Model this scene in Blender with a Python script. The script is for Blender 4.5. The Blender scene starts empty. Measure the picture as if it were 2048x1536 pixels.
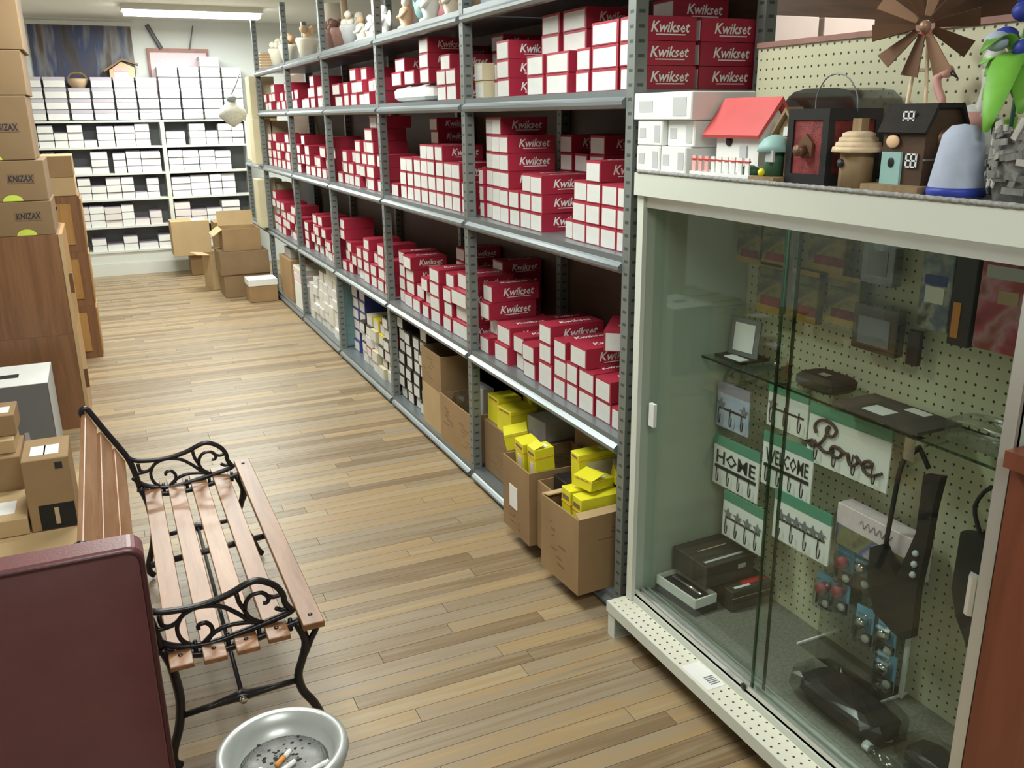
import bpy, math, random
from mathutils import Vector, Matrix
PI = math.pi
S = bpy.context.scene
COL = S.collection
rnd = random.Random(7)

# ------------------------------------------------------------------ camera
cam_d = bpy.data.cameras.new('camera'); cam = bpy.data.objects.new('camera', cam_d); COL.objects.link(cam)
right = Vector((0.90949615, -0.41555426, -0.01146317))
down = Vector((-0.13094458, -0.26020076, -0.95663425))
fwd = Vector((0.39455071, 0.87155621, -0.29106617))
M = Matrix.Identity(4)
for i in range(3):
    M[i][0] = right[i]; M[i][1] = -down[i]; M[i][2] = -fwd[i]
M[0][3], M[1][3], M[2][3] = 0, 0, 1.6
cam.matrix_world = M
cam_d.sensor_width = 36; cam_d.lens = 1766.96 / 2048 * 36
cam_d.clip_start = 0.02
S.camera = cam

# ------------------------------------------------------------------ world, lights, exposure
w = bpy.data.worlds.new('world'); S.world = w; w.use_nodes = True
w.node_tree.nodes['Background'].inputs[0].default_value = (0.8, 0.85, 0.9, 1)
w.node_tree.nodes['Background'].inputs[1].default_value = 0.25
S.view_settings.view_transform = 'Standard'; S.view_settings.look = 'None'
S.view_settings.gamma = 1; S.view_settings.use_curve_mapping = False
S.view_settings.exposure = -0.1
LAMPS = [  # fluorescent ceiling fixtures: centre x, y, power
    (1.0, 9.35, 76), (0.3, 7.0, 68), (0.5, 4.7, 44), (0.4, 2.3, 35), (0.2, -0.4, 36), (3.4, 2.6, 30), (3.2, 7.4, 30)]
CEIL = 2.6
for x, y, pw in LAMPS:
    ld = bpy.data.lights.new('fluorescent', 'AREA'); ld.shape = 'RECTANGLE'; ld.size = 1.16; ld.size_y = 0.26
    ld.energy = pw; ld.color = (0.95, 1.0, 0.93)
    lo = bpy.data.objects.new('fluorescent_light', ld); COL.objects.link(lo); lo.location = (x, y, CEIL - 0.095)

# ------------------------------------------------------------------ materials
MATS = {}
def nt(name):
    m = bpy.data.materials.new(name); m.use_nodes = True
    n = m.node_tree; b = n.nodes['Principled BSDF']
    MATS[name] = m
    return m, n, b
def mat(name, col, rough=0.55, metal=0.0, vary=0.06, scale=9.0, bump=0.0, spec=0.4, alpha=None, coat=0.0):
    m, n, b = nt(name)
    b.inputs['Roughness'].default_value = rough; b.inputs['Metallic'].default_value = metal
    b.inputs['Specular IOR Level'].default_value = spec
    if coat: b.inputs['Coat Weight'].default_value = coat
    tc = n.nodes.new('ShaderNodeTexCoord'); no = n.nodes.new('ShaderNodeTexNoise')
    no.inputs['Scale'].default_value = scale; no.inputs['Detail'].default_value = 4
    n.links.new(tc.outputs['Object'], no.inputs['Vector'])
    oi = n.nodes.new('ShaderNodeObjectInfo')
    ad = n.nodes.new('ShaderNodeMath'); ad.operation = 'MULTIPLY_ADD'; ad.inputs[1].default_value = 0.35; 
    n.links.new(oi.outputs['Random'], ad.inputs[0]); n.links.new(no.outputs['Fac'], ad.inputs[2])
    r = n.nodes.new('ShaderNodeMapRange'); r.inputs[1].default_value = 0.35; r.inputs[2].default_value = 1.0
    r.inputs[3].default_value = 1 - vary; r.inputs[4].default_value = 1 + vary
    n.links.new(ad.outputs[0], r.inputs[0])
    mx = n.nodes.new('ShaderNodeVectorMath'); mx.operation = 'SCALE'; mx.inputs[0].default_value = col
    n.links.new(r.outputs[0], mx.inputs['Scale']); n.links.new(mx.outputs[0], b.inputs['Base Color'])
    if bump:
        bp = n.nodes.new('ShaderNodeBump'); bp.inputs['Strength'].default_value = bump; bp.inputs['Distance'].default_value = 0.004
        n2 = n.nodes.new('ShaderNodeTexNoise'); n2.inputs['Scale'].default_value = scale * 12
        n.links.new(tc.outputs['Object'], n2.inputs['Vector'])
        n.links.new(n2.outputs['Fac'], bp.inputs['Height']); n.links.new(bp.outputs[0], b.inputs['Normal'])
    if alpha is not None: b.inputs['Alpha'].default_value = alpha
    return m
def wood(name, cols, stretch=(3, 60, 60), rough=0.4, island=0.0, bump=0.05):
    m, n, b = nt(name)
    b.inputs['Roughness'].default_value = rough
    tc = n.nodes.new('ShaderNodeTexCoord'); oi = n.nodes.new('ShaderNodeObjectInfo'); ge = n.nodes.new('ShaderNodeNewGeometry')
    sm = n.nodes.new('ShaderNodeMath'); sm.operation = 'ADD'
    n.links.new(oi.outputs['Random'], sm.inputs[0]); n.links.new(ge.outputs['Random Per Island'], sm.inputs[1])
    fr = n.nodes.new('ShaderNodeMath'); fr.operation = 'FRACT'; n.links.new(sm.outputs[0], fr.inputs[0])
    off = n.nodes.new('ShaderNodeVectorMath'); off.operation = 'MULTIPLY_ADD'
    cb = n.nodes.new('ShaderNodeCombineXYZ')
    for i in range(3): n.links.new(fr.outputs[0], cb.inputs[i])
    off.inputs[1].default_value = (37, 53, 71); n.links.new(cb.outputs[0], off.inputs[0]); n.links.new(tc.outputs['Object'], off.inputs[2])
    mp = n.nodes.new('ShaderNodeMapping'); mp.inputs['Scale'].default_value = stretch
    n.links.new(off.outputs[0], mp.inputs[0])
    no = n.nodes.new('ShaderNodeTexNoise'); no.inputs['Scale'].default_value = 1.0; no.inputs['Detail'].default_value = 6
    no.inputs['Roughness'].default_value = 0.65; no.inputs['Distortion'].default_value = 0.6
    n.links.new(mp.outputs[0], no.inputs['Vector'])
    ad = n.nodes.new('ShaderNodeMath'); ad.operation = 'MULTIPLY_ADD'; ad.inputs[1].default_value = island
    n.links.new(fr.outputs[0], ad.inputs[0]); n.links.new(no.outputs['Fac'], ad.inputs[2])
    sb = n.nodes.new('ShaderNodeMath'); sb.operation = 'SUBTRACT'; sb.inputs[1].default_value = island * 0.5
    n.links.new(ad.outputs[0], sb.inputs[0])
    cr = n.nodes.new('ShaderNodeValToRGB'); e = cr.color_ramp.elements
    e[0].position = 0.22; e[0].color = (*cols[0], 1); e[1].position = 0.8; e[1].color = (*cols[-1], 1)
    for i, c in enumerate(cols[1:-1]):
        q = e.new(0.22 + 0.58 * (i + 1) / (len(cols) - 1)); q.color = (*c, 1)
    n.links.new(sb.outputs[0], cr.inputs[0]); n.links.new(cr.outputs[0], b.inputs['Base Color'])
    bp = n.nodes.new('ShaderNodeBump'); bp.inputs['Strength'].default_value = bump; bp.inputs['Distance'].default_value = 0.003
    n.links.new(no.outputs['Fac'], bp.inputs['Height']); n.links.new(bp.outputs[0], b.inputs['Normal'])
    return m
def pegboard(name, col, plane):
    m, n, b = nt(name); b.inputs['Roughness'].default_value = 0.5
    tc = n.nodes.new('ShaderNodeTexCoord')
    sc = n.nodes.new('ShaderNodeVectorMath'); sc.operation = 'SCALE'; sc.inputs['Scale'].default_value = 1 / 0.0254
    fr = n.nodes.new('ShaderNodeVectorMath'); fr.operation = 'FRACTION'
    su = n.nodes.new('ShaderNodeVectorMath'); su.operation = 'SUBTRACT'; su.inputs[1].default_value = (0.5, 0.5, 0.5)
    mu = n.nodes.new('ShaderNodeVectorMath'); mu.operation = 'MULTIPLY'; mu.inputs[1].default_value = plane
    le = n.nodes.new('ShaderNodeVectorMath'); le.operation = 'LENGTH'
    lt = n.nodes.new('ShaderNodeMath'); lt.operation = 'LESS_THAN'; lt.inputs[1].default_value = 0.13
    for a, c in ((tc.outputs['Object'], sc.inputs[0]), (sc.outputs[0], fr.inputs[0]), (fr.outputs[0], su.inputs[0]), (su.outputs[0], mu.inputs[0]), (mu.outputs[0], le.inputs[0]), (le.outputs['Value'], lt.inputs[0])):
        n.links.new(a, c)
    mx = n.nodes.new('ShaderNodeMix'); mx.data_type = 'RGBA'
    mx.inputs['A'].default_value = (*col, 1); mx.inputs['B'].default_value = (0.05, 0.045, 0.03, 1)
    n.links.new(lt.outputs[0], mx.inputs['Factor']); n.links.new(mx.outputs['Result'], b.inputs['Base Color'])
    return m
def clear(name, tint, gloss=0.08, rough=0.02, refl=0.8):
    m = bpy.data.materials.new(name); m.use_nodes = True; MATS[name] = m
    n = m.node_tree; n.nodes.remove(n.nodes['Principled BSDF']); out = n.nodes['Material Output']
    t = n.nodes.new('ShaderNodeBsdfTransparent'); t.inputs[0].default_value = (*tint, 1)
    g = n.nodes.new('ShaderNodeBsdfGlossy'); g.inputs['Roughness'].default_value = rough
    fz = n.nodes.new('ShaderNodeFresnel'); fz.inputs[0].default_value = 1.45
    ma = n.nodes.new('ShaderNodeMath'); ma.operation = 'MULTIPLY_ADD'; ma.inputs[1].default_value = refl; ma.inputs[2].default_value = gloss
    n.links.new(fz.outputs[0], ma.inputs[0])
    mx = n.nodes.new('ShaderNodeMixShader'); n.links.new(ma.outputs[0], mx.inputs[0]); n.links.new(t.outputs[0], mx.inputs[1]); n.links.new(g.outputs[0], mx.inputs[2])
    n.links.new(mx.outputs[0], out.inputs[0])
    return m
def glow(name, col, s):
    m, n, b = nt(name); b.inputs['Base Color'].default_value = (*col, 1)
    b.inputs['Emission Color'].default_value = (*col, 1); b.inputs['Emission Strength'].default_value = s
    return m
def perforated(name, col, axis=2, pitch=0.038, width=0.24):
    """slotted steel: a dark slot every pitch along an axis"""
    m, n, b = nt(name); b.inputs['Roughness'].default_value = 0.42; b.inputs['Metallic'].default_value = 0.35
    tc = n.nodes.new('ShaderNodeTexCoord'); se = n.nodes.new('ShaderNodeSeparateXYZ'); n.links.new(tc.outputs['Object'], se.inputs[0])
    m1 = n.nodes.new('ShaderNodeMath'); m1.operation = 'MULTIPLY'; m1.inputs[1].default_value = 1 / pitch; n.links.new(se.outputs[axis], m1.inputs[0])
    f1 = n.nodes.new('ShaderNodeMath'); f1.operation = 'FRACT'; n.links.new(m1.outputs[0], f1.inputs[0])
    l1 = n.nodes.new('ShaderNodeMath'); l1.operation = 'LESS_THAN'; l1.inputs[1].default_value = width; n.links.new(f1.outputs[0], l1.inputs[0])
    def band(k):
        a = n.nodes.new('ShaderNodeMath'); a.operation = 'ABSOLUTE'; n.links.new(se.outputs[k], a.inputs[0])
        s = n.nodes.new('ShaderNodeMath'); s.operation = 'SUBTRACT'; s.inputs[1].default_value = 0.004; n.links.new(a.outputs[0], s.inputs[0])
        q = n.nodes.new('ShaderNodeMath'); q.operation = 'ABSOLUTE'; n.links.new(s.outputs[0], q.inputs[0])
        l = n.nodes.new('ShaderNodeMath'); l.operation = 'LESS_THAN'; l.inputs[1].default_value = 0.006; n.links.new(q.outputs[0], l.inputs[0])
        return l
    bx = band(0); by = band(1)
    mxm = n.nodes.new('ShaderNodeMath'); mxm.operation = 'MAXIMUM'; n.links.new(bx.outputs[0], mxm.inputs[0]); n.links.new(by.outputs[0], mxm.inputs[1])
    mu = n.nodes.new('ShaderNodeMath'); mu.operation = 'MULTIPLY'; n.links.new(l1.outputs[0], mu.inputs[0]); n.links.new(mxm.outputs[0], mu.inputs[1])
    mx = n.nodes.new('ShaderNodeMix'); mx.data_type = 'RGBA'; mx.inputs['A'].default_value = (*col, 1); mx.inputs['B'].default_value = (0.075, 0.085, 0.085, 1)
    n.links.new(mu.outputs[0], mx.inputs['Factor']); n.links.new(mx.outputs['Result'], b.inputs['Base Color'])
    return m
def picture(name, cols, scale=(2, 6, 6)):
    """blotchy printed picture from stretched noise"""
    m, n, b = nt(name); b.inputs['Roughness'].default_value = 0.45
    tc = n.nodes.new('ShaderNodeTexCoord'); mp = n.nodes.new('ShaderNodeMapping'); mp.inputs['Scale'].default_value = scale
    no = n.nodes.new('ShaderNodeTexNoise'); no.inputs['Scale'].default_value = 1; no.inputs['Detail'].default_value = 3
    n.links.new(tc.outputs['Object'], mp.inputs[0]); n.links.new(mp.outputs[0], no.inputs['Vector'])
    cr = n.nodes.new('ShaderNodeValToRGB'); e = cr.color_ramp.elements
    e[0].position = 0.3; e[0].color = (*cols[0], 1); e[1].position = 0.7; e[1].color = (*cols[-1], 1)
    for i, c in enumerate(cols[1:-1]):
        q = e.new(0.3 + 0.4 * (i + 1) / (len(cols) - 1)); q.color = (*c, 1)
    n.links.new(no.outputs['Fac'], cr.inputs[0]); n.links.new(cr.outputs[0], b.inputs['Base Color'])
    return m

wood('plank', [(0.205, 0.135, 0.07), (0.265, 0.195, 0.115), (0.30, 0.24, 0.165), (0.355, 0.235, 0.11), (0.37, 0.29, 0.175)], (1.6, 40, 40), 0.40, 0.55)
wood('bench_wood', [(0.17, 0.075, 0.03), (0.29, 0.135, 0.062), (0.39, 0.215, 0.12)], (30, 3, 30), 0.35, 0.25)
wood('cabinet_wood', [(0.15, 0.07, 0.032), (0.24, 0.115, 0.055), (0.30, 0.15, 0.072)], (30, 30, 2), 0.4, 0.05)
wood('orange_wood', [(0.33, 0.16, 0.045), (0.48, 0.26, 0.085), (0.52, 0.30, 0.11)], (30, 30, 3), 0.4, 0.1)
wood('dark_wood', [(0.035, 0.018, 0.010), (0.07, 0.035, 0.018), (0.09, 0.045, 0.025)], (3, 3, 30), 0.5, 0.05)
wood('log_wood', [(0.16, 0.10, 0.05), (0.27, 0.18, 0.09), (0.33, 0.23, 0.12)], (30, 30, 4), 0.6, 0.1)
wood('red_brown_wood', [(0.11, 0.03, 0.014), (0.16, 0.045, 0.022), (0.19, 0.06, 0.03)], (20, 20, 2), 0.4, 0.05)
mat('card', (0.33, 0.215, 0.11), 0.75, vary=0.16, scale=5, spec=0.2)
mat('card_light', (0.52, 0.37, 0.20), 0.75, vary=0.10, scale=5, spec=0.2)
mat('card_dark', (0.25, 0.165, 0.09), 0.75, vary=0.12, scale=5, spec=0.2)
mat('cream_card', (0.62, 0.55, 0.36), 0.7, vary=0.08, scale=5)
mat('red', (0.36, 0.024, 0.050), 0.42, vary=0.10, scale=6)
mat('red_bright', (0.55, 0.03, 0.03), 0.4, vary=0.08)
mat('label', (0.66, 0.67, 0.65), 0.55, vary=0.06, scale=40)
mat('letter', (0.85, 0.84, 0.82), 0.5, vary=0.03)
mat('print', (0.03, 0.03, 0.035), 0.6, vary=0.1)
mat('print_soft', (0.22, 0.14, 0.08), 0.7, vary=0.2, scale=60)
mat('lid_white', (0.50, 0.46, 0.54), 0.5, vary=0.06)
mat('pink_beige', (0.46, 0.36, 0.32), 0.6, vary=0.05)
mat('pink_white', (0.74, 0.68, 0.66), 0.5, vary=0.06)
mat('white', (0.78, 0.79, 0.77), 0.5, vary=0.05)
mat('white_paint', (0.66, 0.67, 0.62), 0.45, vary=0.03, scale=3)
mat('case_white', (0.62, 0.65, 0.58), 0.4, vary=0.03, scale=3)
mat('case_side', (0.42, 0.48, 0.40), 0.3, vary=0.05, scale=4)
mat('wall', (0.72, 0.75, 0.72), 0.7, vary=0.03, scale=2)
mat('ceiling', (0.78, 0.78, 0.74), 0.8, vary=0.03, scale=2)
mat('wall_brown', (0.10, 0.06, 0.04), 0.6, vary=0.1)
mat('steel', (0.225, 0.255, 0.27), 0.36, 0.55, 0.06, 5)
mat('steel_dark', (0.12, 0.14, 0.15), 0.45, 0.4, 0.08)
perforated('post_steel', (0.21, 0.235, 0.225))
mat('aluminium', (0.62, 0.63, 0.60), 0.28, 0.7, 0.04)
mat('chrome', (0.8, 0.8, 0.8), 0.12, 1.0, 0.02)
mat('iron', (0.018, 0.016, 0.02), 0.3, 0.3, 0.2, 20, spec=0.6)
mat('vinyl', (0.155, 0.055, 0.060), 0.36, 0, 0.12, 14, bump=0.10, spec=0.5)
mat('vinyl_dark', (0.075, 0.022, 0.026), 0.35, 0, 0.1)
mat('black', (0.018, 0.018, 0.02), 0.4, 0, 0.2)
mat('black_box', (0.03, 0.025, 0.025), 0.35, 0, 0.2)
mat('fabric_black', (0.02, 0.018, 0.016), 0.9, 0, 0.3, 40)
mat('yellow', (0.78, 0.72, 0.03), 0.4, vary=0.07)
mat('orange', (0.75, 0.30, 0.06), 0.5)
mat('pink_label', (0.75, 0.62, 0.66), 0.5, vary=0.1, scale=60)
mat('blue', (0.05, 0.07, 0.28), 0.4)
mat('light_blue', (0.16, 0.38, 0.55), 0.4, vary=0.2)
mat('teal', (0.30, 0.50, 0.48), 0.5)
mat('green_card', (0.10, 0.30, 0.20), 0.5)
mat('green_leaf', (0.16, 0.42, 0.05), 0.5, vary=0.3, scale=14)
mat('green_dark', (0.05, 0.13, 0.07), 0.5)
mat('cobalt', (0.03, 0.05, 0.35), 0.5, vary=0.3, scale=20)
mat('grey', (0.19, 0.20, 0.21), 0.5, vary=0.05)
mat('grey_light', (0.50, 0.51, 0.52), 0.5, vary=0.05)
mat('deck_carpet', (0.16, 0.16, 0.135), 0.95, 0, 0.35, 120)
mat('rope', (0.35, 0.35, 0.34), 0.9, 0, 0.4, 150)
mat('silver_paint', (0.45, 0.47, 0.46), 0.33, 0.35, 0.06, 8)
mat('ash', (0.22, 0.22, 0.215), 0.9, 0, 0.7, 28, bump=0.4)
mat('ash_dark', (0.04, 0.04, 0.045), 0.9, 0, 0.4)
mat('paper', (0.82, 0.82, 0.80), 0.6, vary=0.03)
mat('tan', (0.55, 0.40, 0.25), 0.6, vary=0.15)
mat('peach', (0.72, 0.48, 0.30), 0.6, vary=0.2)
mat('cream', (0.78, 0.72, 0.60), 0.5, vary=0.1)
mat('pink', (0.75, 0.40, 0.38), 0.55, vary=0.2)
mat('rose_brown', (0.35, 0.19, 0.16), 0.6, vary=0.2)
mat('bronze', (0.16, 0.085, 0.05), 0.45, 0.4, 0.2)
mat('dull_gold', (0.34, 0.22, 0.045), 0.5, vary=0.25, scale=30)
mat('script_brown', (0.06, 0.035, 0.028), 0.5)
mat('mat_brown', (0.075, 0.06, 0.058), 0.6)
mat('copper_light', (0.50, 0.30, 0.20), 0.4, 0.3, 0.2)
mat('roof_red', (0.62, 0.10, 0.10), 0.5, vary=0.1)
mat('straw', (0.72, 0.56, 0.38), 0.7, vary=0.25, scale=30)
mat('rust_red', (0.20, 0.03, 0.03), 0.5, 0.1, 0.7, 45, bump=0.5)
mat('wicker', (0.20, 0.20, 0.19), 0.8, 0, 0.5, 60)
mat('wicker_light', (0.42, 0.41, 0.38), 0.8, 0, 0.3, 60)
mat('pale_blue', (0.42, 0.47, 0.60), 0.8, 0, 0.12, 30)
mat('purple_grey', (0.32, 0.28, 0.34), 0.5)
mat('lime', (0.62, 0.75, 0.10), 0.5)
pegboard('peg_back', (0.58, 0.57, 0.40), (0, 1, 1))
pegboard('peg_ledge', (0.72, 0.71, 0.60), (1, 1, 0))
clear('glass', (0.925, 0.96, 0.935), 0.002, 0.02, 0.08)
clear('glass_edge', (0.42, 0.66, 0.56), 0.05)
clear('plastic', (0.90, 0.92, 0.91), 0.035, 0.12, 0.4)
clear('smoke_plastic', (0.45, 0.50, 0.50), 0.10, 0.1)
glow('tube_glow', (1.0, 1.0, 0.97), 9)
picture('poster_print', [(0.02, 0.02, 0.025), (0.07, 0.06, 0.065), (0.035, 0.055, 0.14), (0.20, 0.20, 0.21), (0.085, 0.06, 0.045)], (7, 1, 1.2))
picture('pack_print', [(0.05, 0.03, 0.02), (0.10, 0.10, 0.05), (0.25, 0.20, 0.05), (0.06, 0.05, 0.05)], (4, 14, 22))
picture('gift_print', [(0.09, 0.07, 0.10), (0.25, 0.24, 0.10), (0.10, 0.11, 0.28), (0.45, 0.40, 0.45)], (4, 13, 13))
picture('red_print', [(0.20, 0.02, 0.03), (0.45, 0.06, 0.09), (0.55, 0.28, 0.34), (0.30, 0.06, 0.03)], (4, 14, 14))
picture('blue_print', [(0.30, 0.32, 0.30), (0.12, 0.16, 0.24), (0.40, 0.42, 0.40), (0.08, 0.07, 0.05)], (4, 18, 18))
picture('game_print', [(0.02, 0.018, 0.018), (0.035, 0.03, 0.025), (0.06, 0.05, 0.04), (0.025, 0.02, 0.02)], (2, 40, 2))

# ------------------------------------------------------------------ mesh helpers
class MB:
    def __init__(s): s.v = []; s.f = []; s.m = []; s.sm = []
    def add(s, verts, faces, m=0, smooth=False):
        o = len(s.v); s.v += [tuple(p) for p in verts]
        for f in faces: s.f.append([o + i for i in f]); s.m.append(m); s.sm.append(smooth)
        return s
    def box(s, x0, x1, y0, y1, z0, z1, m=0, T=None):
        V = [(x, y, z) for z in (z0, z1) for y in (y0, y1) for x in (x0, x1)]
        if T is not None: V = [T @ Vector(p) for p in V]
        return s.add(V, [(0, 2, 3, 1), (4, 5, 7, 6), (0, 1, 5, 4), (2, 6, 7, 3), (0, 4, 6, 2), (1, 3, 7, 5)], m)
    def bevel_box(s, x0, x1, y0, y1, z0, z1, r, m=0):
        """box with chamfered edges"""
        V = []; idx = {}
        for a, X in ((0, (x0, x1)), (1, (y0, y1)), (2, (z0, z1))): pass
        def p(ix, iy, iz, ax):
            c = [(x0, x1)[ix], (y0, y1)[iy], (z0, z1)[iz]]
            for k, i in enumerate((ix, iy, iz)):
                if k != ax: c[k] += r if i == 0 else -r
            key = (ix, iy, iz, ax)
            if key not in idx: idx[key] = len(V); V.append(tuple(c))
            return idx[key]
        F = []
        F += [[p(0, 0, 0, 0), p(0, 0, 1, 0), p(0, 1, 1, 0), p(0, 1, 0, 0)], [p(1, 0, 0, 0), p(1, 1, 0, 0), p(1, 1, 1, 0), p(1, 0, 1, 0)]]
        F += [[p(0, 0, 0, 1), p(1, 0, 0, 1), p(1, 0, 1, 1), p(0, 0, 1, 1)], [p(0, 1, 0, 1), p(0, 1, 1, 1), p(1, 1, 1, 1), p(1, 1, 0, 1)]]
        F += [[p(0, 0, 0, 2), p(0, 1, 0, 2), p(1, 1, 0, 2), p(1, 0, 0, 2)], [p(0, 0, 1, 2), p(1, 0, 1, 2), p(1, 1, 1, 2), p(0, 1, 1, 2)]]
        for i in (0, 1):
            for j in (0, 1):
                F.append([p(i, j, 0, 0), p(i, j, 0, 1), p(i, j, 1, 1), p(i, j, 1, 0)])
                F.append([p(i, 0, j, 0), p(i, 0, j, 2), p(i, 1, j, 2), p(i, 1, j, 0)])
                F.append([p(0, i, j, 1), p(0, i, j, 2), p(1, i, j, 2), p(1, i, j, 1)])
        for i in (0, 1):
            for j in (0, 1):
                for k in (0, 1): F.append([p(i, j, k, 0), p(i, j, k, 1), p(i, j, k, 2)])
        return s.add(V, F, m)
    def tube(s, pts, r, n=6, m=0, smooth=True, closed=False, flat=1.0):
        pts = [Vector(p) for p in pts]; N = len(pts); V = []; F = []
        up = None
        for i, p in enumerate(pts):
            a = pts[(i - 1) % N] if (closed or i > 0) else p; b = pts[(i + 1) % N] if (closed or i < N - 1) else p
            t = (b - a).normalized()
            if up is None:
                up = Vector((0, 0, 1)) if abs(t.z) < 0.9 else Vector((0, 1, 0))
            u = t.cross(up)
            if u.length < 1e-6: u = t.orthogonal()
            u.normalize(); vv = u.cross(t).normalized(); up = vv
            rr = r[i] if isinstance(r, (list, tuple)) else r
            for k in range(n):
                q = 2 * PI * k / n
                V.append(p + u * rr * math.cos(q) * flat + vv * rr * math.sin(q))
        for i in range(N if closed else N - 1):
            j = (i + 1) % N
            for k in range(n):
                F.append((i * n + k, i * n + (k + 1) % n, j * n + (k + 1) % n, j * n + k))
        if not closed:
            F.append(tuple(range(n - 1, -1, -1))); F.append(tuple(range((N - 1) * n, N * n)))
        return s.add(V, F, m, smooth)
    def lathe(s, prof, n=16, m=0, smooth=True, c=(0, 0, 0), T=None, sx=1, sy=1):
        V = []; F = []
        for r, z in prof:
            for k in range(n):
                a = 2 * PI * k / n; V.append(Vector((c[0] + r * math.cos(a) * sx, c[1] + r * math.sin(a) * sy, c[2] + z)))
        for i in range(len(prof) - 1):
            for k in range(n): F.append((i * n + k, i * n + (k + 1) % n, (i + 1) * n + (k + 1) % n, (i + 1) * n + k))
        if prof[0][0] > 1e-6: F.append(tuple(range(n - 1, -1, -1)))
        if prof[-1][0] > 1e-6: F.append(tuple(range((len(prof) - 1) * n, len(prof) * n)))
        if T is not None: V = [T @ p for p in V]
        return s.add(V, F, m, smooth)
    def ball(s, c, r, m=0, n=10, sx=1, sy=1, sz=1):
        prof = [(max(r * math.sin(PI * i / 8), 1e-7), -r * math.cos(PI * i / 8) * sz) for i in range(9)]
        return s.lathe(prof, n, m, True, c, None, sx, sy)
    def prism(s, poly, h, axis='z', base=0.0, m=0, T=None):
        """extrude a 2-D polygon along an axis"""
        n = len(poly)
        def P(a, b, c): return {'z': (a, b, c), 'y': (a, c, b), 'x': (c, a, b)}[axis]
        V = [P(a, b, base) for a, b in poly] + [P(a, b, base + h) for a, b in poly]
        if T is not None: V = [T @ Vector(p) for p in V]
        F = [tuple(range(n - 1, -1, -1)), tuple(range(n, 2 * n))] + [(i, (i + 1) % n, n + (i + 1) % n, n + i) for i in range(n)]
        return s.add(V, F, m)
    def mesh(s, name, mats):
        me = bpy.data.meshes.new(name); me.from_pydata([tuple(p) for p in s.v], [], s.f)
        for x in mats: me.materials.append(MATS[x])
        for p, i, k in zip(me.polygons, s.m, s.sm): p.material_index = i; p.use_smooth = k
        me.update()
        import bmesh
        b = bmesh.new(); b.from_mesh(me); bmesh.ops.recalc_face_normals(b, faces=b.faces); b.to_mesh(me); b.free()
        return me
    def obj(s, name, mats, parent=None, loc=None, rot=None):
        if isinstance(mats, str): mats = [mats]
        return put(name, s.mesh(name, mats), parent, loc, rot)
def put(name, me, parent=None, loc=None, rot=None):
    o = bpy.data.objects.new(name, me); COL.objects.link(o); o.parent = parent
    if loc is not None: o.location = loc
    if rot is not None: o.rotation_euler = rot
    return o
def tag(o, label=None, cat=None, group=None, kind=None):
    if label: o['label'] = label
    if cat: o['category'] = cat
    if group: o['group'] = group
    if kind: o['kind'] = kind
    return o
def thing(name, label, cat, loc=(0, 0, 0), rz=0.0, group=None, rot=None):
    o = bpy.data.objects.new(name, None); COL.objects.link(o); o.location = loc
    o.rotation_euler = rot if rot else (0, 0, rz); o.empty_display_size = 0.05
    return tag(o, label, cat, group)
def copy_tree(o, parent=None):
    c = o.copy(); COL.objects.link(c); c.parent = parent
    for ch in list(o.children): copy_tree(ch, c)
    return c
def smooth_path(pts, k=4):
    pts = [Vector(p) for p in pts]; out = []
    for i in range(len(pts) - 1):
        p0 = pts[max(i - 1, 0)]; p1 = pts[i]; p2 = pts[i + 1]; p3 = pts[min(i + 2, len(pts) - 1)]
        for j in range(k):
            t = j / k
            out.append(0.5 * ((2 * p1) + (p2 - p0) * t + (2 * p0 - 5 * p1 + 4 * p2 - p3) * t * t + (3 * p1 - p0 - 3 * p2 + p3) * t ** 3))
    out.append(pts[-1]); return out
TXT = {}
def text_mesh(s, height, width=None, shear=0.0, bold=0.0, m='letter', res=1):
    """flat lettering in the XY plane, centred, as a mesh"""
    key = (s, height, width, shear, bold, m)
    if key in TXT: return TXT[key]
    cu = bpy.data.curves.new('lettering', 'FONT'); cu.body = s; cu.size = 1; cu.shear = shear; cu.offset = bold
    cu.resolution_u = res; cu.fill_mode = 'FRONT'
    o = bpy.data.objects.new('tmp', cu); COL.objects.link(o)
    dg = bpy.context.evaluated_depsgraph_get(); me = bpy.data.meshes.new_from_object(o.evaluated_get(dg))
    bpy.data.objects.remove(o); 
    xs = [v.co.x for v in me.vertices]; ys = [v.co.y for v in me.vertices]
    cx = (min(xs) + max(xs)) / 2; cy = (min(ys) + max(ys)) / 2; k = height / (max(ys) - min(ys))
    kx = width / (max(xs) - min(xs)) if width else k
    for v in me.vertices: v.co = ((v.co.x - cx) * kx, (v.co.y - cy) * k, 0)
    me.materials.clear(); me.materials.append(MATS[m]); me.name = 'lettering'
    TXT[key] = me; return me
# orientation of flat lettering: facing -y (reads along +x), facing -x (reads along -y), facing up
FACE_NY = (PI / 2, 0, 0); FACE_NX = (PI / 2, 0, -PI / 2); FACE_UP = (0, 0, 0)
def lettering(s, parent, loc, rot, height, width=None, shear=0.0, bold=0.0, m='letter', name='lettering'):
    return put(name, text_mesh(s, height, width, shear, bold, m), parent, loc, rot)

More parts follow.
